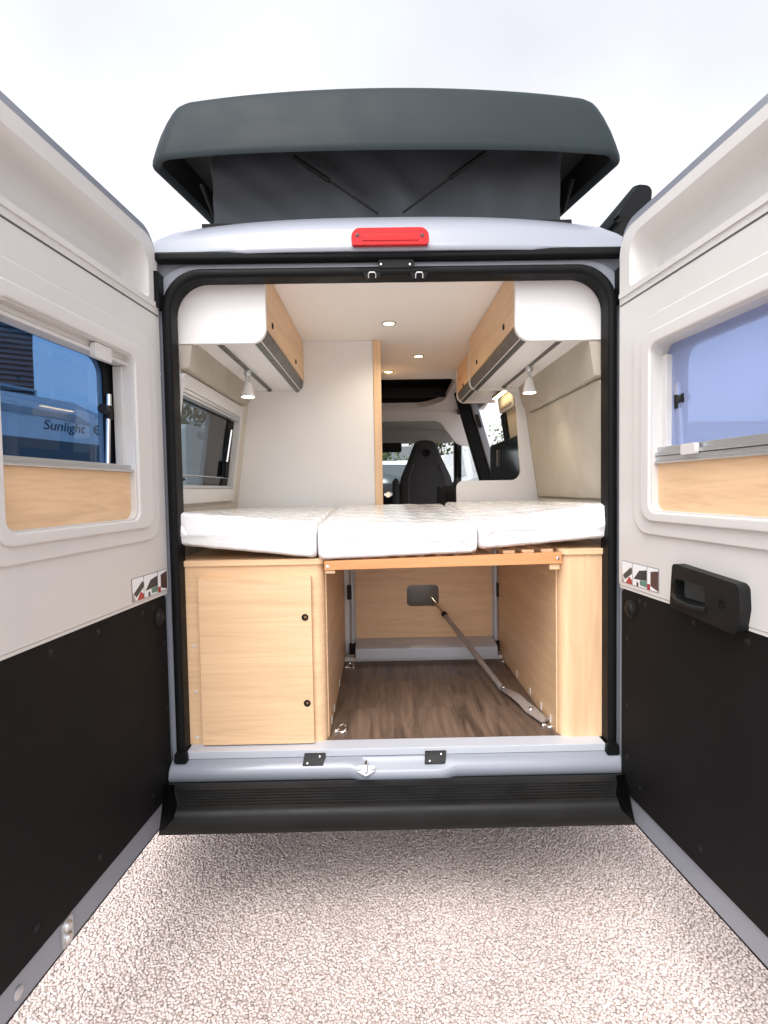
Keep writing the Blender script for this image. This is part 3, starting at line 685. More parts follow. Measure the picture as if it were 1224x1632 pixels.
# light rails and reading lamps
for sx, x, yl in ((-1, -.575, 2.40), (1, .680, 2.40)):
    zr = 1.992
    rl = MB(); rl.box(x - .008, x + .008, 1.98, 2.86, zr - .007, zr + .005); rl.box(x - .010, x + .010, 2.86, 2.885, zr - .011, zr + .004)
    rl = rl.build('lamp_rail', M['greytrim'], van, .002)
    lp = MB(); lp.lathe((x, yl, zr - .004), (0, 0, -1), [(.014, 0), (.016, .006), (.016, .018), (.011, .026)], 18); lp.tube([(x - .006, yl, zr - .028), (x - .006, yl, zr - .062)], .0035, 8); lp.tube([(x + .006, yl, zr - .028), (x + .006, yl, zr - .062)], .0035, 8)
    lp = lp.build('reading_lamp', M['alu'], van)
    sh = MB(); sh.lathe((x, yl, zr - .055), (0, -.05, -1), [(.010, 0), (.016, .008), (.021, .030), (.029, .060), (.031, .068), (.027, .068), (.022, .045)], 24); sh.build('lamp_shade', M['white'], lp)
    bu = MB(); bu.lathe((x, yl - .0035, zr - .055 - .064), (0, -.05, -1), [(.026, 0), (.026, .002), (.02, .004)], 24); bu.build('lamp_bulb', M['lamp_on2'], lp)
    l = bpy.data.lights.new('reading_spot', 'SPOT'); l.energy = 1.3; l.color = (1, .86, .68); l.spot_size = R(110); l.spot_blend = .7; l.shadow_soft_size = .02
    o = bpy.data.objects.new('reading_spot', l); C.objects.link(o); o.location = (x, yl - .006, zr - .132)
# downlights
for x, y in ((.062, 2.645), (.255, 3.30), (.079, 3.72)):
    d = MB(); d.lathe((x, y, CE - .0005), (0, 0, -1), [(.036, -.004), (.036, .003), (.031, .006), (.027, .005), (.025, .001)], 28); d = d.build('downlight', M['alu'], van)
    g = MB(); g.lathe((x, y, CE - .0015), (0, 0, -1), [(.0245, -.002), (.0245, .0015), (.01, .002)], 24); g.build('downlight_lens', M['lamp_on'], d)
    l = bpy.data.lights.new('downlight_spot', 'SPOT'); l.energy = 5.2; l.color = (1, .86, .68); l.spot_size = R(150); l.spot_blend = .8; l.shadow_soft_size = .03
    o = bpy.data.objects.new('downlight_spot', l); C.objects.link(o); o.location = (x, y, CE - .012)
d = MB(); d.box(.725, .755, 3.12, 3.40, 2.010, 2.029); d = d.build('strip_light', M['greytrim'], van, .002)
g = MB(); g.box(.729, .751, 3.125, 3.395, 2.006, 2.0095); g.build('strip_lens', M['lamp_on'], d)

# --- garage furniture
xa = -.205                                   # inner face of left locker
def locker(sx, xo, xi, zt, name):
    x0, x1 = sorted((xo, xi)); r = .035
    lp = rpoly([(x0, YF, r if sx > 0 else 0), (x1, YF, r if sx < 0 else 0), (x1, YP - .004, 0), (x0, YP - .004, 0)], 8)
    b = MB(); b.plate([lp], FZ + .001, zt - .020); return b.build(name, M['woodz' if sx > 0 else 'woodx'], van, wn=True, bevel=.0015)
def wood_face(): pass
lk = locker(-1, c0 - .80, xa, 1.203, 'storage_locker')
b = MB(); b.plate([rpoly([(c0 - .80, YF - .008, 0), (xa + .006, YF - .008, .035), (xa + .006, YP - .005, 0), (c0 - .80, YP - .005, 0)], 8)], 1.1835, 1.2035); b.build('locker_top', M['woodx'], lk, .006, 3)
d0, d1 = at(315, 922, YF - .02), at(501, 1184.5, YF - .02)
b = MB(); b.plate([rrect(d0.x, d1.z, d1.x, d0.z, .003, 3)], YF - .019, YF - .001, XZ); ld = b.build('locker_door', M['woodx'], lk, .0025)
for px, py in ((486, 984), (489.5, 1121)):
    q = at(px, py, YF - .021); k = MB(); k.lathe((q.x, YF - .019, q.z), (0, -1, 0), [(.0125, -.001), (.0125, .002), (.0095, .003), (.008, .0005), (.003, .0012)], 22); kk = k.build('push_knob', M['plastic'], ld)
    k = MB(); k.lathe((q.x + .001, YF - .0192, q.z), (0, -1, 0), [(.0045, 0), (.0045, .002), (.002, .003)], 14); k.build('knob_pin', mat('brass_pin', (.30, .16, .06), .4, .6), kk)
for px, py in ((309, 1030), (312, 1103), (314, 1175)):
    q = at(px, py, YF); k = MB(); k.lathe((q.x, YF, q.z), (0, -1, 0), [(.006, -.001), (.006, .001), (.003, .002)], 12); k.build('screw_cap', M['cream'], lk)
xb = .655
rk = locker(1, c0 + .80, xb, 1.222, 'storage_locker')
b = MB(); b.plate([rpoly([(xb - .006, YF - .008, .035), (c0 + .80, YF - .008, 0), (c0 + .80, YP - .005, 0), (xb - .006, YP - .005, 0)], 8)], 1.2025, 1.2235); b.build('locker_top', M['woodx'], rk, .006, 3)
# side faces get their own board (grain along the van)
b = MB(); b.box(xa - .001, xa + .004, YF + .038, YP - .006, FZ + .001, 1.182); b.build('inner_side', M['woody'], lk)
b = MB(); b.box(xb - .004, xb + .001, YF + .038, YP - .006, FZ + .001, 1.200); b.build('inner_side', M['woody'], rk)
for sx_, xx in ((1, xa + .004), (-1, xb - .004)):
    for yy in ((2.05, 2.16, 2.45) if sx_ > 0 else (2.02, 2.14, 2.30, 2.52)):
        k = MB(); k.box(min(xx, xx + sx_ * .004), max(xx, xx + sx_ * .004), yy, yy + .012, FZ + .012, FZ + .042); k.build('fixing_clip', M['cream'], lk if sx_ > 0 else rk, .001)
# far wall of the garage
hx0, hz1 = at(648, 932, YP)[0], at(648, 932, YP)[2]; hx1, hz0 = at(699, 965, YP)[0], at(699, 965, YP)[2]
gx0, gx1 = at(566, 905, YP).x, at(783, 905, YP).x
b = MB(); b.plate([[(gx0, .62), (gx1, .62), (gx1, 1.20), (gx0, 1.20)], rrect(hx0, hz0, hx1, hz1, .025)], YP - .012, YP - .001, XZ)
b.box(gx0 - .014, gx0 - .0003, YP - .0121, YP - .0011, .847, .90); b.box(gx1 + .0003, gx1 + .014, YP - .0121, YP - .0011, .853, .906)
gw = b.build('garage_bulkhead', M['woodx'], van, .0015)
b = MB(); b.box(xa + .01, xb - .22, YP + .26, YP + .27, FZ + .001, 1.30); b.build('bulkhead_back', M['vgrey'], gw)
for xx, s_ in ((gx0 - .019, -1), (gx1 + .019, 1)):
    b = MB(); b.tube([(xx, YP - .014, FZ + .06), (xx, YP - .014, 1.19)], .013, 12); pp = b.build('upright_tube', M['aluw'], gw)
    b = MB(); b.box(xx - .012 + s_ * .014, xx + .012 + s_ * .014, YP - .035, YP - .006, .845, .925); b.build('tube_clamp', M['plastic'], pp, .004)
    b = MB(); b.box(xx - .02, xx + .02, YP - .04, YP - .01, FZ + .02, FZ + .075); b.build('tube_foot', M['plastic'], pp, .004)
b = MB(); b.plate([[(2.80, FZ + .022), (YP - .013, FZ + .022), (YP - .013, FZ + .100), (2.83, FZ + .088), (2.80, FZ + .078)]], gx0 + .0, gx1 + .0, YZ); bb = b.build('bulkhead_profile', M['aluw'], van, .004)
b = MB(); b.box(xa + .005, xb - .005, 2.835, YP - .05, FZ + .001, FZ + .0215); b.build('profile_batten', M['cream'], bb, .002)
# bed frame
r0, r1 = at(517, 894, 1.915), at(894, 880, 1.915)
b = MB(); b.loft([[(r0.x, 1.905, 1.163), (r0.x, 1.930, 1.163), (r0.x, 1.930, 1.196), (r0.x, 1.905, 1.196)], [(r1.x, 1.905, 1.172), (r1.x, 1.930, 1.172), (r1.x, 1.930, 1.213), (r1.x, 1.905, 1.213)]], True, True, True)
bed = b.build('bed_frame', M['woodrail'], van, .002)
for xx, zz in ((r0.x + .012, 1.176), (r1.x - .015, 1.192)):
    k = MB(); k.lathe((xx, 1.905, zz), (0, -1, 0), [(.007, -.001), (.006, .002), (.002, .003)], 14); k.build('screw', M['chrome'], bed)
for xx in (r0.x + .022, r1.x - .022):
    k = MB(); k.box(xx - .02, xx + .016, 1.912, 1.95, 1.150, 1.1625 if xx < 0 else 1.170); k.build('rail_bracket', M['woodx'], bed, .002)
b = MB(); b.box(r0.x, r1.x, 2.90, 2.92, 1.165, 1.20); b.build('rear_rail', M['woodrail'], bed)
for i in range(12):
    xx = -.16 + i * .07; zz = 1.199 + (xx - r0.x) / (r1.x - r0.x) * .017 - (.018 if xx < .44 else 0)
    k = MB(); k.box(xx - .022, xx + .022, 1.932, 2.898, zz - .004, zz + .008); k.build('slat', M['woodx'], bed, .002)
# lashing rings on the floor
for px, py in ((543, 1165), (873, 1156), (557, 1064), (807, 1055)):
    d = CAM @ Vector((px - 612, -(py - 816), -F)); t = (FZ - CZ) / d.z; q = Vector((0, 0, CZ)) + d * t
    k = MB(); k.box(q.x - .026, q.x + .026, q.y - .012, q.y + .012, FZ + .0005, FZ + .004); k.lathe((q.x - .018, q.y, FZ + .003), (0, 0, 1), [(.008, 0), (.007, .005), (.002, .007)], 12)
    k = k.build('lashing_ring', M['chrome'], van, .001)
    g = MB(); g.tube([(q.x + .006 + .016 * math.cos(t2), q.y + .017 * math.sin(t2), FZ + .010 + .010 * math.sin(t2 + .5)) for t2 in [R(a) for a in range(0, 361, 20)]], .0028, 8); g.build('ring_loop', M['chrome'], k)

# --- cab: sloped roof panel with hatch, arch, headliner, dash, windscreen, seat
SL = lambda u, v, w: (u, v, CE - (v - 3.90) * .13 + w)
b = MB(SL); b.plate([[(c0 - .9, 3.9005), (c0 + .9, 3.9005), (c0 + .9, 4.80), (c0 - .9, 4.80)], rpoly([(-.48, 3.96, .08), (.585, 3.96, .06), (.560, 4.52, .3), (.40, 4.71, .2), (-.30, 4.71, .2), (-.46, 4.52, .3)], 8)], 0, .05)
b.build('cab_ceiling', M['ceil'], van, .004)
hb = MB(); hb.box(-.56, .66, 3.88, 4.78, 2.50, 2.52); hb.box(-.60, -.56, 3.85, 4.8, 2.18, 2.50); hb.box(.66, .70, 3.85, 4.8, 2.18, 2.50)
hb.box(-.56, .66, 3.86, 3.88, 2.33, 2.50); hb = hb.build('roof_hatch', M['lidin'], van)
b = MB(); b.box(-.56, .66, 4.76, 4.79, 2.22, 2.50); b.build('hatch_front', M['plastic'], hb)
b = MB(); b.box(-.40, .56, 4.40, 4.42, 2.20, 2.27); b.build('hatch_brace', M['plastic'], hb)
ar = rpoly([(c0 - .88, 2.20, 0), (c0 - .88, 1.82, 0), (c0 - .66, 1.82, .10), (c0 - .50, 2.06, .12), (c0 + .50, 2.06, .12), (c0 + .66, 1.84, .10), (c0 + .80, 1.82, 0), (c0 + .86, 2.20, 0)], 8)
b = MB(); b.plate([ar], 4.81, 4.84, XZ); b.build('cab_arch', M['white'], van, .008, 3)
b = MB(); b.loft([[(c0 - .85, 4.86, 2.10), (c0 + .85, 4.86, 2.10), (c0 + .85, 4.86, 2.16), (c0 - .85, 4.86, 2.16)], [(c0 - .80, 5.7, 2.06), (c0 + .80, 5.7, 2.06), (c0 + .8, 5.7, 2.12), (c0 - .8, 5.7, 2.12)], [(c0 - .78, 6.1, 1.965), (c0 + .78, 6.1, 1.965), (c0 + .78, 6.1, 2.03), (c0 - .78, 6.1, 2.03)]], True, True, True)
b.build('cab_headliner', M['head'], van, smooth=60)
for x0, x1 in ((.19, .72), (-.62, -.09)):
    b = MB(); b.plate([rrect(x0, 1.985, x1, 2.085, .03)], 5.60, 5.625, XZ); b.build('sun_visor', M['head'], van, .008, 3)
q0, q1 = at(612, 708, 5.9), at(640, 721, 5.9)
b = MB(); b.plate([rrect(q0.x - .1, q1.z, q1.x, q0.z + .01, .02)], 5.86, 5.90, XZ); b.build('rear_view_mirror', M['plastic'], van, .008)
b = MB(); b.plate([rpoly([(5.7, .7, 0), (7.3, .7, 0), (7.3, 1.20, .05), (6.75, 1.50, .05), (6.2, 1.52, .08), (5.85, 1.40, .06), (5.75, 1.1, .05)])], c0 - .9, c0 + .9, YZ); ds = b.build('dashboard', M['plastic'], van, .02, 3)
for px in (619, 632):
    q = at(px, 789, 5.74); k = MB(); k.lathe((q.x, 5.80, q.z), (0, -1, .2), [(.045, 0), (.045, .02), (.036, .026), (.03, .018)], 20); k.build('air_vent', M['chrome'], ds)
b = MB(); b.lathe((c0 - .42, 5.75, 1.30), (0, -.6, .8), [(.2, 0), (.22, .01), (.2, .02), (.19, .01)], 28); b.build('steering_wheel', M['plastic'], van)
b = MB(); b.loft([[(c0 - .80, 6.05, 2.04), (c0 + .80, 6.05, 2.04), (c0 + .80, 6.056, 2.046), (c0 - .80, 6.056, 2.046)], [(c0 - .94, 6.98, 1.33), (c0 + .94, 6.98, 1.33), (c0 + .94, 6.986, 1.336), (c0 - .94, 6.986, 1.336)]], True, True, True); b.build('windscreen', M['clear'], van)
for sx in (-1, 1):
    b = MB(); b.tube([(c0 + sx * .84, 6.02, 2.03), (c0 + sx * .97, 6.95, 1.32)], .045, 8); b.build('windscreen_pillar', M['plastic'], van)
    b = MB(); b.plate([[(4.95, .55), (6.95, .55), (6.95, 1.42), (4.95, 1.42)]], c0 + sx * .93, c0 + sx * .98, YZ); b.build('cab_door', M['plastic'], van)
    b = MB(lambda y, z, w: (c0 + sx * (.93 - (z - 1.42) * .16 + w), y, z)); b.plate([[(4.95, 1.42), (6.80, 1.42), (6.1, 2.05), (4.95, 2.05)], [(5.08, 1.45), (6.60, 1.45), (6.04, 1.98), (5.08, 1.98)]], 0, .05); b.build('cab_window_frame', M['plastic'], van, .005)
    b = MB(lambda y, z, w: (c0 + sx * (.93 - (z - 1.42) * .16 + w), y, z)); b.plate([[(5.07, 1.44), (6.62, 1.44), (6.05, 1.99), (5.07, 1.99)]], .02, .025); b.build('cab_window', M['clear'], van)
# sliding-door opening: front post, door track cover, overhead locker end
pb = MB(lambda y, z, w: (c0 + (.845 - (z - 1.52) * .283 + w), y, z))
pb.plate([[(4.20, 1.0), (4.26, 1.0), (4.26, 2.2), (4.20, 2.2)]], -.10, -.006); po = pb.build('door_post', M['rubber'], van, .012, 3)
pb = MB(lambda y, z, w: (c0 + (.845 - (z - 1.52) * .283 + w), y, z)); pb.plate([[(4.18, 1.0), (4.27, 1.0), (4.27, 2.15), (4.18, 2.15)]], -.004, .05); pb.build('post_skin', M['paint'], po, .008, 3)
pb = MB(lambda y, z, w: (c0 + (.845 - (z - 1.52) * .283 + w), y, z)); pb.plate([rrect(4.165, 1.92, 4.179, 2.02, .003)], .0, .03); pb.build('striker', M['plastic'], po)
b = MB(); b.box(c0 + .66, c0 + .80, 3.685, 4.80, 2.105, 2.20); b.build('door_header', M['rubber'], van, .01)
f = lambda y, z, w: (c0 + (.83 - (z - 1.39) * .137 + w), y, z)
b = MB(f); b.plate([rrect(3.10, 1.925, 3.475, 2.028, .02)], -.016, -.0005); wb = b.build('blind_box', M['cream'], van, .006, 3)
b = MB(f); b.plate([rrect(3.16, 1.945, 3.44, 1.957, .005)], -.024, -.0165); b.build('blind_handle', M['felt'], wb, .003)
b = MB(f); b.plate([[(3.36, 1.0), (3.482, 1.0), (3.482, 1.92), (3.36, 1.92)]], -.012, -.001); b.build('door_seal', M['rubber'], van, .008, 3)
# kitchen block with upright black hob lid, dark fridge
b = MB(); b.box(.44, c0 + .82, YP + .024, 3.95, FZ + .001, 1.28); kt = b.build('kitchen_unit', M['woodz'], van)
b = MB(); b.box(.43, c0 + .82, YP + .023, 3.97, 1.281, 1.31); b.build('worktop', M['white'], kt, .004)
b = MB(); b.plate([rrect(3.02, 1.312, 3.80, 1.745, .02)], .795, .806, YZ); hd = b.build('hob_lid', mat('black_glass', (.006, .010, .010), .12, 0, .6), kt, .002)
b = MB(); b.tube([(.792, 3.55, 1.59), (.792, 3.55, 1.70)], .008, 8); b.build('lid_grip', M['greytrim'], hd)
b = MB(); b.plate([rrect(.475, FZ, .86, 1.468, .01)], 4.05, 4.40, XZ); fg = b.build('fridge_box', M['plastic'], van, .008, 3)
b = MB(); b.box(.50, .80, 4.043, 4.049, 1.28, 1.42); b.build('fridge_vent', M['rubber'], fg)
# passenger seat
b = MB(); rings = []
sc = .450
for z, w, d, yo in ((1.05, .245, .10, 5.02), (1.20, .262, .11, 5.05), (1.35, .262, .11, 5.08), (1.46, .258, .105, 5.10), (1.56, .240, .095, 5.12), (1.66, .195, .08, 5.14), (1.74, .160, .07, 5.15), (1.82, .130, .06, 5.16), (1.88, .105, .052, 5.165), (1.905, .075, .04, 5.166), (1.915, .02, .01, 5.167)):
    n = 28; ring = []
    for k in range(n):
        t = 2 * math.pi * k / n; ct, st = math.cos(t), math.sin(t)
        ring.append((sc + w * math.copysign(abs(ct) ** .55, ct), yo + d * math.copysign(abs(st) ** .6, st), z))
    rings.append(ring)
b.loft(rings, True, True, True); st_ = b.build('passenger_seat', M['seat'], van, smooth=60)
for s_ in (-1, 1):
    b = MB(); b.tube([(sc + s_ * .165, 4.965, 1.15), (sc + s_ * .178, 4.965, 1.40), (sc + s_ * .168, 4.995, 1.55), (sc + s_ * .12, 5.06, 1.68)], .006, 6); b.build('seat_piping', M['seatside'], st_)
    b = MB(); b.tube([(sc + s_ * .285, 5.02, 1.22), (sc + s_ * .29, 5.03, 1.40), (sc + s_ * .29, 5.06, 1.52), (sc + s_ * .288, 5.07, 1.548)], [.036, .036, .034, .012], 12); b.build('armrest', M['seat'], st_)
b = MB(); b.lathe((sc + .005, 5.085, 1.79), (0, -1, 0), [(.036, -.01), (.036, .006), (.028, .009), (.022, .004), (.01, .004)], 20); b.build('headrest_badge', M['rubber'], st_)
b = MB(); b.plate([rrect(.21, 4.98, .70, 5.65, .08)], 1.0, 1.12); b.build('seat_cushion', M['seat'], st_, .03, 3)
b = MB(); b.box(.28, .62, 5.05, 5.5, .62, .999); b.build('seat_base', M['plastic'], st_, .01)
MB().box(c0 - .93, c0 + .93, 5.001, 7.0, .50, .60).build('cab_floor', M['rubber'], van)

# --- outer body (both flanks, bonnet, underbody, wheels)
for sx in (-1, 1):
    fo = lambda y, z, w: (c0 + sx * ((1.0 if z < 1.45 else 1.0 - (z - 1.45) * .15) + w), y, z)
    y1 = 7.0 if sx < 0 else 3.48
    b = MB(fo); b.plate([[(1.99, .42), (4.95, .42), (4.95, 1.449), (1.99, 1.449)] if sx < 0 else [(1.99, .42), (3.48, .42), (3.48, 1.449), (1.99, 1.449)]], -.02, 0); b.build('body_side', M['paint'], van)
    yy = 4.95 if sx < 0 else 3.48
    outl = [(1.99, 1.45), (yy, 1.45), (yy, 2.36), (1.99, 2.36)]
    b = MB(fo); b.plate([outl] + ([rrect(1.995, 1.45 + .012, 2.80, 1.86, .005)] if sx < 0 else []), -.02, 0); b.build('body_side', M['paint'], van)
    b = MB(); b.plate([[(4.95, .42), (7.5, .42), (7.55, .9), (7.3, 1.15), (6.9, 1.30), (4.95, 1.42)]], c0 + sx * .985 - .01, c0 + sx * .985 + .01, YZ); b.build('body_side', M['paint'], van)
b = MB(); b.loft([[(c0 - .97, 6.9, 1.31), (c0 + .97, 6.9, 1.31), (c0 + .97, 6.9, 1.0), (c0 - .97, 6.9, 1.0)], [(c0 - .9, 7.35, 1.12), (c0 + .9, 7.35, 1.12), (c0 + .9, 7.35, .9), (c0 - .9, 7.35, .9)], [(c0 - .85, 7.6, .75), (c0 + .85, 7.6, .75), (c0 + .85, 7.5, .35), (c0 - .85, 7.5, .35)]], True, True, True); b.build('bonnet', M['paint'], van)
MB().box(c0 - .95, c0 + .95, 1.96, 7.3, .36, .42).build('underbody', M['plastic'], van)
b = MB(); b.box(c0 - .88, c0 + .88, 2.21, 3.93, 2.345, 2.40); b.box(c0 - .88, c0 + .88, 4.80, 6.0, 2.20, 2.40); b.build('roof_skin', M['paint'], van)
for y in (3.2, 6.6):
    for sx in (-1, 1):
        x = c0 + sx * .88
        w = MB(); w.lathe((x - sx * .11, y, .33), (sx, 0, 0), [(.22, 0), (.31, .01), (.33, .04), (.33, .18), (.31, .21), (.22, .22)], 32); w = w.build('wheel', M['tyre'], van)
        w2 = MB(); w2.lathe((x + sx * .095, y, .33), (sx, 0, 0), [(.215, -.02), (.215, .01), (.12, .0), (.06, .02)], 28); w2.build('rim', M['rim'], w)

# --- pop-up roof
def lid_loop(off, z, n=14):
    x0, x1, y0, y1 = c0 - .862 + off, c0 + .862 - off, 1.925 + off * .85, 4.75 - off
    lp = []
    r = max(.04, .085 - off * .2)
    pts = rrect(x0, y0, x1, y1, r, n)
    # resample long straight edges
    full = []
    for i in range(len(pts)):
        a, b = Vector(pts[i - 1]), Vector(pts[i])
        k = 24 if i % (n + 1) == 0 else 1
        for j in range(k): full.append(a.lerp(b, j / k))
    for q in full:
        s = (q.x - c0) / .862
        bul = .03 * s * s * max(0, 1 - (q.y - 1.9) / .6)
        y = q.y + bul
        lev = max(0, z - 2.624) / .28
        zz = z + .018 - .012 * s ** 4 + lev * (.030 - .045 * s * s) + .19 * max(0, (q.y - 1.95)) - .0 
        lp.append((q.x, y, zz))
    return lp
b = MB()
lv = [(.030, 2.642), (.013, 2.626), (.003, 2.624), (.0, 2.632), (.001, 2.648), (.012, 2.692), (.026, 2.740), (.044, 2.788), (.062, 2.826), (.072, 2.842), (.086, 2.853), (.112, 2.864), (.17, 2.880), (.28, 2.895), (.5, 2.905), (.7, 2.91)]
b.loft([lid_loop(o_, z_) for o_, z_ in lv], True, False, True)
pop = b.build('pop_up_roof', M['lid'], van, smooth=60)
b = MB(); b.loft([lid_loop(.031, 2.644), lid_loop(.05, 2.74), lid_loop(.12, 2.77)], True, False, True); b.build('roof_lining', M['lidin'], pop, smooth=40)
# canvas walls with shallow folds
def tent_ring(t):
    z0 = 2.40
    ring = []
    pts = rrect(c0 - .715, 2.10, c0 + .715, 4.55, .06, 4); full = []
    for i in range(len(pts)):
        a, q = Vector(pts[i - 1]), Vector(pts[i]); k = 40 if i % 5 == 0 else 1
        for j in range(k): full.append(a.lerp(q, j / k))
    for q in full:
        zt = 2.765 + .19 * (q.y - 1.95)
        z = z0 + (zt - z0) * t
        s = (q.x - c0) / .715
        amp = .022 * math.sin(math.pi * t)
        fold = amp * math.sin(9 * s + 6 * t + 3 * math.sin(4 * s)) + .010 * math.sin(math.pi * t) * math.sin(31 * s * (1 - .4 * t) + 8 * t)
        pin = -.03 * math.sin(math.pi * t) * (1 if abs(s) > .97 else 0)
        y = q.y + (fold + .05 * t if q.y < 2.2 else 0)
        ring.append((q.x + (pin * math.copysign(1, s) if abs(s) > .97 else 0), y, z))
    return ring
b = MB(); b.loft([tent_ring(i / 14) for i in range(15)]); tent = b.build('tent_canvas', M['canvas'], pop, smooth=80)
b = MB(); b.plate([[(c0 - .72, 2.12), (c0 + .72, 2.12), (c0 + .72, 3.9), (c0 - .72, 3.9)]], 2.47, 2.49); b.build('bed_board', M['lidin'], pop)
# gas struts on the rear canvas
for (p_, q_) in (((468, 250), (603, 341)), ((773, 243), (642, 339))):
    a, e = at(*p_, 2.055), at(*q_, 2.055); mid = a.lerp(e, .42)
    k = MB(); k.tube([a, mid], .0085, 10); k = k.build('gas_strut', M['plastic'], pop)
    k2 = MB(); k2.tube([mid, e], .0045, 8); k2.build('strut_rod', M['plastic'], k)
# side scissor arms
for p_, q_ in (((322, 292), (345, 352)), ((912, 284), (897, 338))):
    a, e = at(*p_, 2.25), at(*q_, 2.35)
    k = MB(); k.tube([a, a.lerp(e, .5), e], [.012, .011, .009], 8); k.build('lifting_arm', M['plastic'], pop)
# dark roof frame under the tent, awning on the right edge
b = MB(); b.plate([rrect(c0 - .84, 2.03, c0 + .84, 4.7, .14), rrect(c0 - .66, 2.16, c0 + .66, 4.5, .05)], 2.36, 2.425); b.build('roof_frame', M['plastic'], van, .008)
aw0 = at(1005, 325, 2.3)
b = MB(); b.plate([rpoly([(aw0.x - .065, aw0.z - .085, .02), (aw0.x + .065, aw0.z - .085, .03), (aw0.x + .075, aw0.z + .02, .045), (aw0.x + .06, aw0.z + .085, .045), (aw0.x - .0, aw0.z + .06, .03), (aw0.x - .05, aw0.z - .0, .03)], 6)], 2.28, 6.0, XZ)
aw = b.build('awning_cassette', M['lid'], van, .006, 3)
b = MB(); b.plate([rpoly([(aw0.x - .09, aw0.z - .085, .01), (aw0.x + .05, aw0.z - .085, .02), (aw0.x + .06, aw0.z + .04, .03), (aw0.x - .0, aw0.z + .045, .02)], 6)], 2.235, 2.279, XZ); b.build('awning_bracket', M['rubber'], aw, .006, 3)

# ------------------------------------------------------------------ mattresses (lie on the bed)
def mattress(x0, x1, zb0, zb1, zt0, zt1, zbk, y0, y1, label, seed):
    rnd = random.Random(seed); nx, ny = 26, 40
    b = MB()
    ph = [rnd.uniform(0, 6.28) for _ in range(8)]
    def wr(u, v):
        return .0014 * math.sin(17 * u + 9 * v + ph[0]) * math.sin(11 * v - 7 * u + ph[1]) + .0009 * math.sin(43 * u + 21 * v + ph[2])
    rings = []
    # cross-section loop in X-Z swept along Y with rounded front and back
    K = 40
    for j in range(ny + 1):
        t = j / ny; y = y0 + (y1 - y0) * t
        ed = min(t, 1 - t) * (y1 - y0); inset = .0
        q = max(0, 1 - ed / .022); inset = .010 * (1 - math.sqrt(max(0, 1 - q * q)))
        ring = []
        for k, (u, v) in enumerate(rrect_pts):
            zb = zb0 + (zb1 - zb0) * u; zt = zt0 + (zt1 - zt0) * u
            zt = zt + (zbk - zt) * t
            h = zt - zb
            z = zb + h * v; x = x0 + (x1 - x0) * u
            # inset for rounded ends
            z = z - inset * 2 * (v - .5); x = x - inset * 1.6 * (u - .5)
            bulge = .006 * math.sin(math.pi * min(1, max(0, v)))
            z += wr(u + .3, t * 2) * (1.3 if v > .9 else .6)
            yy = y + (-bulge if t < .5 else bulge) + wr(u * 3, v) * (1.0 if t < .02 else .2)
            ring.append((x, yy, z))
        rings.append(ring)
    def capped(rg, yo):
        cx = sum(p[0] for p in rg) / len(rg); cz = sum(p[2] for p in rg) / len(rg); out = []
        for f_ in (.92, .8, .6, .35, .08):
            out.append([(cx + (x - cx) * (1 - (1 - f_) * .20), y + yo * (1 - f_) * .006 + wr(x * 4, z * 6) * .4, cz + (z - cz) * f_) for x, y, z in rg])
        return out
    rings = capped(rings[0], -1)[::-1] + rings + capped(rings[-1], 1)
    b.loft(rings, True, True, True)
    o = b.build('mattress', M['mattress'], None, smooth=70)
    tag(o, label, 'mattress', 'mattress sections on the bed')
    return o
_r = rrect(0, 0, 1, 1, 0.0)
rrect_pts = []
def _edge(a, b, n):
    for i in range(n): rrect_pts.append((a[0] + (b[0] - a[0]) * i / n, a[1] + (b[1] - a[1]) * i / n))
for q in (((.035, 0), (.965, 0), 22), ((.965, 0), (.992, .05), 3), ((.992, .05), (1, .15), 2), ((1, .15), (1, .85), 5), ((1, .85), (.992, .95), 2), ((.992, .95), (.965, 1), 3), ((.965, 1), (.035, 1), 22), ((.035, 1), (.008, .95), 3), ((.008, .95), (0, .85), 2), ((0, .85), (0, .15), 5), ((0, .15), (.008, .05), 2), ((.008, .05), (.035, 0), 3)): _edge(*q)
mattress(c0 - .792, -.228, 1.262, 1.205, 1.384, 1.330, 1.362, 1.905, 2.93, 'white plastic-wrapped mattress section on the left locker, tilted up towards the side window', 1)
mattress(-.224, .353, 1.198, 1.215, 1.326, 1.322, 1.368, 1.900, 2.935, 'white plastic-wrapped middle mattress section resting on the wooden bed rail', 2)
mattress(.357, c0 + .79, 1.226, 1.262, 1.322, 1.392, 1.376, 1.905, 2.93, 'white plastic-wrapped mattress section over the right locker, tilted up against the beige wall', 3)

# ------------------------------------------------------------------ telescopic pole lying in the garage
def onfloor(px, py, z):
    d = CAM @ Vector((px - 612, -(py - 816), -F)); return Vector((0, 0, CZ)) + d * ((z - CZ) / d.z)
pt_ = at(690, 956, YP + .005); pm = at(800, 1097, 2.40); col = pt_.lerp(pm, .20)
pole = thing('telescopic_pole', (pm.x, pm.y, FZ), 'thin steel telescopic pole leaning from the bulkhead hole down to the floor ring', 'pole')
b = MB(); b.tube([pt_ - (pm - pt_) * .02, col], .0085, 12); b.build('inner_tube', M['chrome'], pole)
b = MB(); b.tube([col, pm], .0138, 14); b.build('outer_tube', mat('brushed_steel', (.50, .48, .46), .36, .7, var=.08, vscale=30), pole)
b = MB(); b.tube([col - (pm - pt_).normalized() * .014, col + (pm - pt_).normalized() * .012], .0155, 14); b.build('clamp_collar', M['plastic'], pole, .002)
fa, fb, fc = onfloor(822, 1110, FZ + .022), onfloor(846, 1132, FZ + .010), onfloor(868, 1150, FZ + .012)
b = MB()
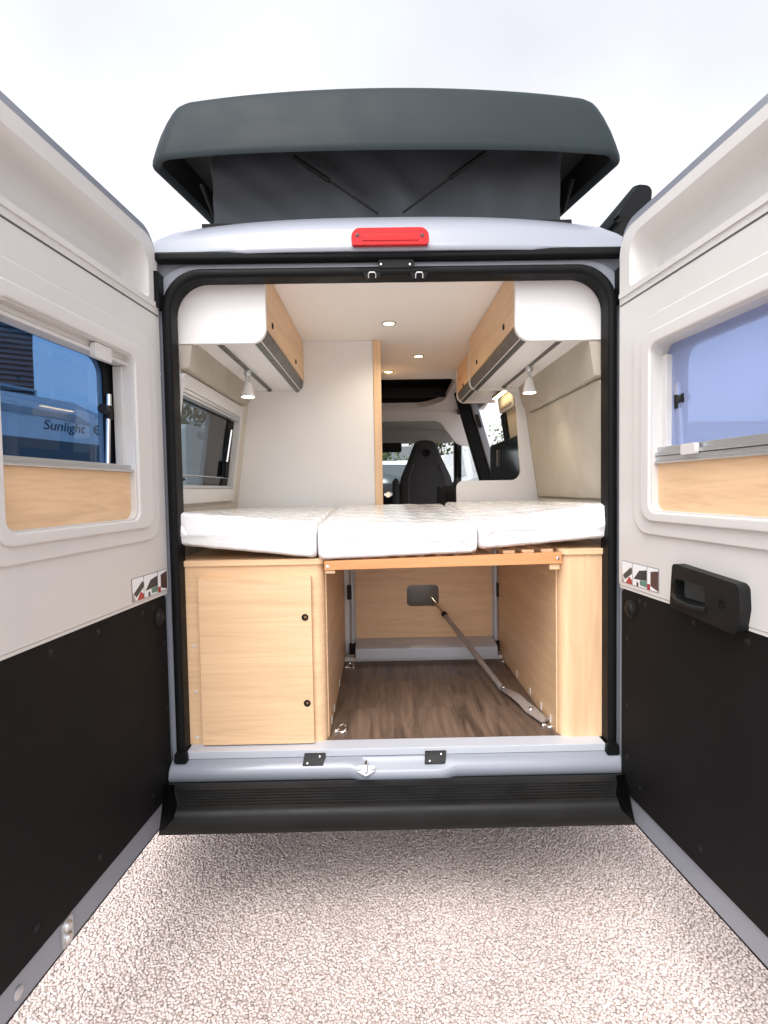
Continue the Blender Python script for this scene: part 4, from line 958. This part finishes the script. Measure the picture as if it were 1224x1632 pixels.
b.loft([[p + o_ for o_ in (Vector((-w, -w * .6, 0)), Vector((w, w * .6, 0)), Vector((w, w * .6, .004)), Vector((-w, -w * .6, .004)))] for p, w in ((pm + Vector((0, 0, -.004)), .012), (pm.lerp(fa, .5), .018), (fa, .022), (fa.lerp(fb, .5), .020), (fb, .026), (fc, .016))], True, True, True)
b.build('end_strap', mat('clear_film_grey', (.34, .31, .29), .25, .2, .4), pole, smooth=60)
for q in (pm + Vector((.004, -.012, .012)), fb + Vector((0, 0, .006))):
    b = MB(); b.lathe(q, (0, -.5, .9), [(.008, -.004), (.008, .003), (.004, .005)], 12); b.build('rivet', M['chrome'], pole)

# ------------------------------------------------------------------ surroundings
b = MB(); n = 64
b.face([b.v((260 * math.cos(2 * math.pi * k / n), 120 + 260 * math.sin(2 * math.pi * k / n), 0)) for k in range(n)])
g = b.build('ground', M['ground'], None, wn=False); g.location.z = 0; tag(g, kind='structure')
# the top layer of stones where the camera stands, real pebbles bedded in the surface
import numpy as np
rg = np.random.default_rng(5)
ico = bmesh.new(); bmesh.ops.create_icosphere(ico, subdivisions=1, radius=1); bv = np.array([v.co[:] for v in ico.verts]); bf = np.array([[v.index for v in f.verts] for f in ico.faces]); ico.free()
sp = .0092; gx, gy = np.meshgrid(np.arange(-1.5, 1.6, sp), np.arange(1.02, 2.65, sp * .87)); gx = gx + (np.arange(gx.shape[0]) % 2)[:, None] * sp / 2
px_, py_ = gx.ravel(), gy.ravel(); n_ = len(px_)
px_ = px_ + rg.normal(0, .0021, n_); py_ = py_ + rg.normal(0, .0021, n_)
la = rg.uniform(.0054, .0079, n_); lb = la * rg.uniform(.58, .95, n_); lc = rg.uniform(.0026, .0040, n_)
an = rg.uniform(0, 2 * np.pi, n_); tl = rg.normal(0, .22, n_); rnd_ = 1 + rg.normal(0, .10, (n_, len(bv)))
P_ = bv[None] * rnd_[:, :, None]
x_ = P_[:, :, 0] * la[:, None]; y_ = P_[:, :, 1] * lb[:, None]; z_ = P_[:, :, 2] * lc[:, None]
z_, x_ = z_ * np.cos(tl)[:, None] + x_ * np.sin(tl)[:, None], x_ * np.cos(tl)[:, None] - z_ * np.sin(tl)[:, None]
ca, sa = np.cos(an)[:, None], np.sin(an)[:, None]
V_ = np.stack([px_[:, None] + x_ * ca - y_ * sa, py_[:, None] + x_ * sa + y_ * ca, z_ + rg.normal(.0022, .0012, n_)[:, None]], -1).reshape(-1, 3)
F_ = (bf[None] + (np.arange(n_) * len(bv))[:, None, None]).reshape(-1, 3)
me = bpy.data.meshes.new('gravel'); me.vertices.add(len(V_)); me.vertices.foreach_set('co', V_.astype(np.float32).ravel())
me.loops.add(F_.size); me.loops.foreach_set('vertex_index', F_.astype(np.int32).ravel())
me.polygons.add(len(F_)); me.polygons.foreach_set('loop_start', np.arange(0, F_.size, 3, dtype=np.int32)); me.polygons.foreach_set('use_smooth', np.ones(len(F_), dtype=bool))
me.update(calc_edges=True)
ta = me.attributes.new('tone', 'FLOAT', 'POINT'); ta.data.foreach_set('value', np.repeat(np.clip(rg.normal(.5, .26, n_), 0, 1), len(bv)).astype(np.float32))
me.materials.append(M['pebble']); gr = bpy.data.objects.new('gravel', me); C.objects.link(gr); tag(gr, kind='stuff')

def rotated(loc, rz):
    m4 = Matrix.Translation(loc) @ Matrix.Rotation(rz, 4, 'Z')
    return lambda x, y, z: tuple(m4 @ Vector((x, y, z)))
def wheel(xf, x, y, par, r=.33):
    w = MB(xf); pr = [(.62, 0), (.95, .02), (1, .06), (1, .19), (.95, .22), (.62, .23)]
    rings = [[(x + (h - .115), y + rr * r * math.cos(t), r + rr * r * math.sin(t)) for t in [2 * math.pi * k / 24 for k in range(24)]] for rr, h in pr]
    w.loft(rings, True, True, True); w = w.build('wheel', M['tyre'], par)
    w2 = MB(xf); w2.loft([[(x + s_ * .118, y + rr * r * math.cos(t), r + rr * r * math.sin(t)) for t in [2 * math.pi * k / 20 for k in range(20)]] for s_, rr in ((-1, .6), (1, .6))], True, True, True); w2.build('rim', M['rim'], w)
def white_van(loc, rz, label, h=2.5, lg=5.4, group='white vans parked around the yard'):
    t = thing('parked_van', loc, label, 'van', group); xf = rotated(loc, rz)
    # local: front towards -Y
    pf = rpoly([(-lg / 2, .40, .08), (-lg / 2, .95, .12), (-lg / 2 + .28, 1.12, .1), (-lg / 2 + .95, 1.30, .1), (-lg / 2 + 1.75, 2.12, .18), (-lg / 2 + 2.1, h, .25), (lg / 2 - .05, h, .2), (lg / 2, 1.4, .1), (lg / 2, .40, .08)], 5)
    b = MB(lambda u, v, w: xf(w * (1 - .11 * max(0, v - 1.3)), u, v)); b.plate([pf], -.98, .98); body = b.build('body', M['vwhite'], t, .04, 3)
    y0 = -lg / 2
    b = MB(xf); b.loft([[(-.82, y0 + 1.0, 1.375), (.82, y0 + 1.0, 1.375)], [(-.74, y0 + 1.68, 2.085), (.74, y0 + 1.68, 2.085)]], False); w_ = b.build('windscreen', M['vglass'], t)
    so = w_.modifiers.new('thickness', 'SOLIDIFY'); so.thickness = .02
    for s_ in (-1, 1):
        b = MB(lambda u, v, w: xf(s_ * (.985 * (1 - .11 * max(0, v - 1.3)) + w), u, v)); b.plate([rpoly([(y0 + 1.35, 1.36, .04), (y0 + 2.45, 1.36, .05), (y0 + 2.45, 2.0, .06), (y0 + 1.85, 2.0, .06)])], -.002, .012); b.build('side_window', M['vglass'], t)
        b = MB(xf); b.plate([rrect(s_ * .78 - .14, .82, s_ * .78 + .14, 1.08, .06)], y0 + .02, y0 + .2, lambda u, v, w: (u, w, v)); b.build('headlight', M['alu'], t, .03, 3)
        b = MB(xf); b.plate([rrect(s_ * 1.1 - .09, 1.42, s_ * 1.1 + .09, 1.75, .05)], y0 + 1.25, y0 + 1.36, lambda u, v, w: (u, w, v)); b.build('wing_mirror', M['plastic'], t, .03, 3)
        for yy in (y0 + .95, lg / 2 - 1.1): wheel(xf, s_ * .87, yy, t)
    b = MB(xf); b.plate([rrect(-.95, .34, .95, .62, .08)], y0 - .03, y0 + .2, lambda u, v, w: (u, w, v)); b.build('bumper', M['plastic'], t, .04, 3)
    b = MB(xf); b.plate([rrect(-.48, .70, .48, .86, .05)], y0 - .012, y0 + .2, lambda u, v, w: (u, w, v)); b.build('grille', M['plastic'], t, .02, 3)
    return t
def motorhome(loc, rz, label, name_text, h=3.08, lg=6.8):
    t = thing('motorhome', loc, label, 'motorhome', 'white motorhomes parked alongside'); xf = rotated(loc, rz)
    # local: long axis Y, front towards +Y
    pf = rpoly([(-lg / 2, .45, .1), (lg / 2 - .1, .45, .15), (lg / 2 + .05, 1.1, .2), (lg / 2 - .40, 2.46, .2), (lg / 2 - 1.0, 2.88, .25), (lg / 2 - 1.8, h, .2), (-lg / 2, h, .15)], 6)
    b = MB(xf); b.plate([pf], -1.15, 1.15, YZ); b.build('living_body', M['vwhite'], t, .05, 3)
    b = MB(xf); b.loft([[(-1.0, lg / 2 + .045, 1.22), (1.0, lg / 2 + .045, 1.22), (1.0, lg / 2 + .02, 1.22), (-1.0, lg / 2 + .02, 1.22)], [(-.95, lg / 2 - .32, 2.32), (.95, lg / 2 - .32, 2.32), (.95, lg / 2 - .38, 2.32), (-.95, lg / 2 - .38, 2.32)]], True, True, True); b.build('windscreen', M['vglass'], t)
    for s_ in (-1, 1):
        b = MB(xf); b.plate([rpoly([(lg / 2 - 2.1, 1.25, .04), (lg / 2 - .75, 1.25, .04), (lg / 2 - 1.3, 1.85, .05), (lg / 2 - 2.1, 1.85, .05)])], s_ * 1.158 - .008, s_ * 1.158 + .008, YZ); b.build('cab_window', M['vglass'], t)
        b = MB(xf); b.plate([rrect(-2.4, 1.45, -1.2, 2.05, .08)], s_ * 1.160 - .012, s_ * 1.160 + .012, YZ); b.build('side_window', M['vglass'], t, .01)
        b = MB(xf); b.plate([rrect(-.6, 1.45, .6, 2.05, .08)], s_ * 1.160 - .012, s_ * 1.160 + .012, YZ); b.build('side_window', M['vglass'], t, .01)
        b = MB(xf); b.plate([rpoly([(-lg / 2 + .6, 2.78, .03), (lg / 2 - 2.2, 2.76, .12), (lg / 2 - 1.35, 2.70, .02), (lg / 2 - 1.75, 2.86, .10), (-lg / 2 + .6, 2.95, .03)])], s_ * 1.154 - .012, s_ * 1.154 + .012, YZ); b.build('side_stripe', M['vgrey'], t)
        b = MB(xf); b.plate([rpoly([(-lg / 2 + .9, .62, .03), (lg / 2 - .45, .62, .03), (lg / 2 - .65, 2.36, .05), (-lg / 2 + .9, 2.42, .05)])], s_ * 1.151 - .005, s_ * 1.151 + .005, YZ); b.build('flank_panel', M['graphite'], t)
        for yy in (-1.7, lg / 2 - .75): wheel(xf, s_ * .95, yy, t)
    b = MB(xf); b.box(-.5, .5, -.6, .6, h, h + .10); b.build('roof_hatch', M['vgrey'], t, .02)
    b = MB(xf); b.tube([(-1.0, -2.8, h), (-1.0, -2.8, h + .12), (-1.0, 1.0, h + .12), (-1.0, 1.0, h)], .02, 6); b.tube([(1.0, -2.8, h), (1.0, -2.8, h + .12), (1.0, 1.0, h + .12), (1.0, 1.0, h)], .02, 6); b.build('roof_rail', M['vgrey'], t)
    if name_text:
        # lettering on the flank facing +X (local), upright, reading along +Y
        m4 = Matrix.Translation(loc) @ Matrix.Rotation(rz, 4, 'Z') @ Matrix(((0, 0, 1, 1.155), (1, 0, 0, name_text[1]), (0, 1, 0, name_text[2]), (0, 0, 0, 1)))
        text('lettering', name_text[0], name_text[3], m4 @ Matrix.Diagonal((1.12, 1, 1, 1)), M['letter'], t, .004, .2)
        e = MB(xf); ring = [(1.156, name_text[1] + 1.135 + .085 * math.cos(a_), name_text[2] + .09 + .075 * math.sin(a_)) for a_ in [R(q) for q in range(-20, 300, 16)]]
        e.tube(ring, .016, 6); e.tube([(1.156, name_text[1] + 1.06, name_text[2] + .085), (1.156, name_text[1] + 1.215, name_text[2] + .10)], .014, 6); e.build('emblem', M['letter'], t)
    return t
motorhome((-7.0, 8.45, 0), R(-18), 'white motorhome with grey name lettering seen through the left rear door window', ('Sunlight', .98, 2.555, .235))
motorhome((-5.2, 16.2, 0), R(-8), 'farther white motorhome seen through the smoked left side window', None)
white_van((-.15, 15.0, 0), R(24), 'white van facing the camper, seen through the windscreen beside the mirror', 2.22)
white_van((1.35, 22.5, 0), R(18), 'white van parked nose-on behind the passenger headrest, beyond the windscreen', 2.6, 5.9)
white_van((2.95, 19.0, 0), R(-12), 'white van with tall roof seen right of the passenger seat', 2.6)
white_van((-2.8, 22.5, 0), R(70), 'white van parked side-on at the far back of the yard', 2.5, 5.9)
white_van((3.15, 11.4, 0), R(14), 'white van with black mirror seen through the open sliding door', 2.3)

def tree(loc, h, rad, label, trunk_h, seed, nl=2600, leaf=.16, group='trees around the yard'):
    rnd = random.Random(seed)
    t = thing('tree', loc, label, 'tree', group); base = Vector(loc)
    b = MB(); b.tube([base, base + Vector((.05, 0, trunk_h * .6)), base + Vector((0, .05, h * .8))], [.16, .12, .03], 8)
    cl = []
    for i in range(16):
        a = rnd.uniform(0, 6.28); zz = rnd.uniform(trunk_h, h * .95); rr = rad * math.sin(math.pi * min(1, max(.12, (zz - trunk_h * .7) / (h - trunk_h * .7)))) * rnd.uniform(.4, 1)
        p = base + Vector((rr * math.cos(a), rr * math.sin(a), zz)); cl.append((p, rad * rnd.uniform(.28, .5)))
        b.tube([base + Vector((0, 0, max(trunk_h * .6, zz - rr * .9))), p], [.05, .012], 6)
    b.build('trunk', M['bark'], t)
    f = MB()
    for i in range(nl):
        p, r_ = rnd.choice(cl); d = Vector((rnd.gauss(0, 1), rnd.gauss(0, 1), rnd.gauss(0, .8))).normalized() * r_ * rnd.uniform(.3, 1.05)
        q = p + d; n_ = Vector((rnd.gauss(0, 1), rnd.gauss(0, 1), rnd.gauss(.5, 1))).normalized(); u = n_.orthogonal().normalized() * leaf * rnd.uniform(.6, 1.3); w = n_.cross(u) * .55
        f.face([f.v(q - u), f.v(q - w), f.v(q + u), f.v(q + w)])
    f.build('crown', M['leaf'], t, wn=False)
tree((4.0, 34, 0), 5.6, 2.4, 'green bushy tree beyond the vans, right of the passenger headrest', 1.2, 3)
tree((-.6, 37, 0), 4.6, 2.2, 'low green tree left of the grey-roofed house beyond the windscreen', .9, 4)
tree((6.5, 26.0, 0), 4.9, 1.5, 'small sparse tree seen through the open sliding door', 1.6, 5, 1100, .085)
tree((-9.2, 27, 0), 8.5, 2.6, 'tall green tree seen through the smoked left side window', 2.2, 6, 3400, .2)
# grey-roofed house beyond the yard
hs = thing('house', (1.4, 48, 0), 'low grey house with dark slate roof beyond the parked vans', 'house')
b = MB(); b.box(-2.6, 4.4, 46, 51, 0, 3.4); b.build('wall', M['concrete'], hs)
b = MB(); b.plate([[(45.6, 3.35), (51.4, 3.35), (48.5, 5.3)]], -2.9, 4.7, YZ); rf = b.build('roof', M['rooftile'], hs)
b = MB(); b.box(3.0, 3.6, 48.2, 48.8, 4.8, 5.9); b.build('chimney', M['concrete'], rf)
for xx in (-1.5, .6, 2.6):
    b = MB(); b.box(xx, xx + .9, 45.95, 46.02, 1.2, 2.5); b.build('window', M['vglass'], hs)
sh_ = thing('shed', (17, 27, 0), 'long pale low building outside, seen faintly through the screened right door window', 'building')
b = MB(); b.box(11, 30, 24, 30, 0, 3.5); b.build('wall', M['concrete'], sh_)
b = MB(); b.plate([[(23.7, 3.45), (30.3, 3.45), (27, 4.6)]], 10.7, 30.3, YZ); b.build('roof', M['rooftile'], sh_)
for xx in (13, 16.5, 20):
    b = MB(); b.box(xx, xx + 1.6, 23.95, 24.02, 1.2, 2.6); b.build('window', M['vglass'], sh_)
# dark corrugated hall on the left
hl_ = thing('hall', (-22, 26, 0), 'dark building clad in horizontal corrugated metal behind the lettered motorhome', 'building')
hx = rotated((-19, 30, 0), R(33)); ORG[hl_] = Vector((-19, 30, 0)); hl_.location = (-19, 30, 0)
b = MB(hx); b.box(-16, 0, 0, 16, 0, 13.5); b.build('cladding', M['clad'], hl_)
b = MB(hx); b.box(-16.2, .2, -.2, 16.2, 13.5, 13.8); b.build('roof_edge', M['vgrey'], hl_)

# ------------------------------------------------------------------ daylight
sc_ = bpy.context.scene
w = bpy.data.worlds.new('World'); sc_.world = w; w.use_nodes = True; nt = w.node_tree
bg = nt.nodes['Background']
sky = N(nt, 'ShaderNodeTexSky'); sky.sky_type = 'NISHITA'; sky.sun_disc = False
SUN_EL, SUN_AZ = R(57), R(200)
sky.sun_elevation = SUN_EL; sky.sun_rotation = SUN_AZ; sky.air_density = 1.2; sky.dust_density = 3.5; sky.ozone_density = 1.0
hs_ = N(nt, 'ShaderNodeHueSaturation'); hs_.inputs['Saturation'].default_value = .16; hs_.inputs['Value'].default_value = 1.2
L(nt, sky.outputs[0], hs_.inputs['Color'])
# soft cloud mottling of an overcast sky
tc = N(nt, 'ShaderNodeTexCoord'); cn = N(nt, 'ShaderNodeTexNoise', i_Scale=2.2, i_Detail=5); L(nt, tc.outputs['Generated'], cn.inputs['Vector'])
cm = N(nt, 'ShaderNodeMapRange', i_From_Min=.3, i_From_Max=.7, i_To_Min=.86, i_To_Max=1.12); L(nt, cn.outputs['Fac'], cm.inputs['Value'])
vs = N(nt, 'ShaderNodeVectorMath', operation='SCALE'); L(nt, hs_.outputs[0], vs.inputs[0]); L(nt, cm.outputs[0], vs.inputs['Scale'])
tint = N(nt, 'ShaderNodeVectorMath', operation='MULTIPLY'); tint.inputs[1].default_value = (1.0, .985, 1.015)
L(nt, vs.outputs[0], tint.inputs[0]); L(nt, tint.outputs[0], bg.inputs['Color']); bg.inputs['Strength'].default_value = .15
sn = bpy.data.lights.new('sun', 'SUN'); sn.energy = .7; sn.angle = R(40); sn.color = (1, .97, .93)
so = bpy.data.objects.new('sun', sn); C.objects.link(so)
# direction to the sun: behind the camera, slightly right
dv_ = Vector((math.sin(SUN_AZ) * math.cos(SUN_EL), math.cos(SUN_AZ) * math.cos(SUN_EL), math.sin(SUN_EL)))
so.rotation_euler = dv_.to_track_quat('Z', 'Y').to_euler()
vs_ = sc_.view_settings
vs_.view_transform = 'Standard'; vs_.look = 'None'; vs_.gamma = 1; vs_.exposure = 1.0
sc_.cycles.max_bounces = 10; sc_.cycles.transparent_max_bounces = 16; sc_.cycles.diffuse_bounces = 6
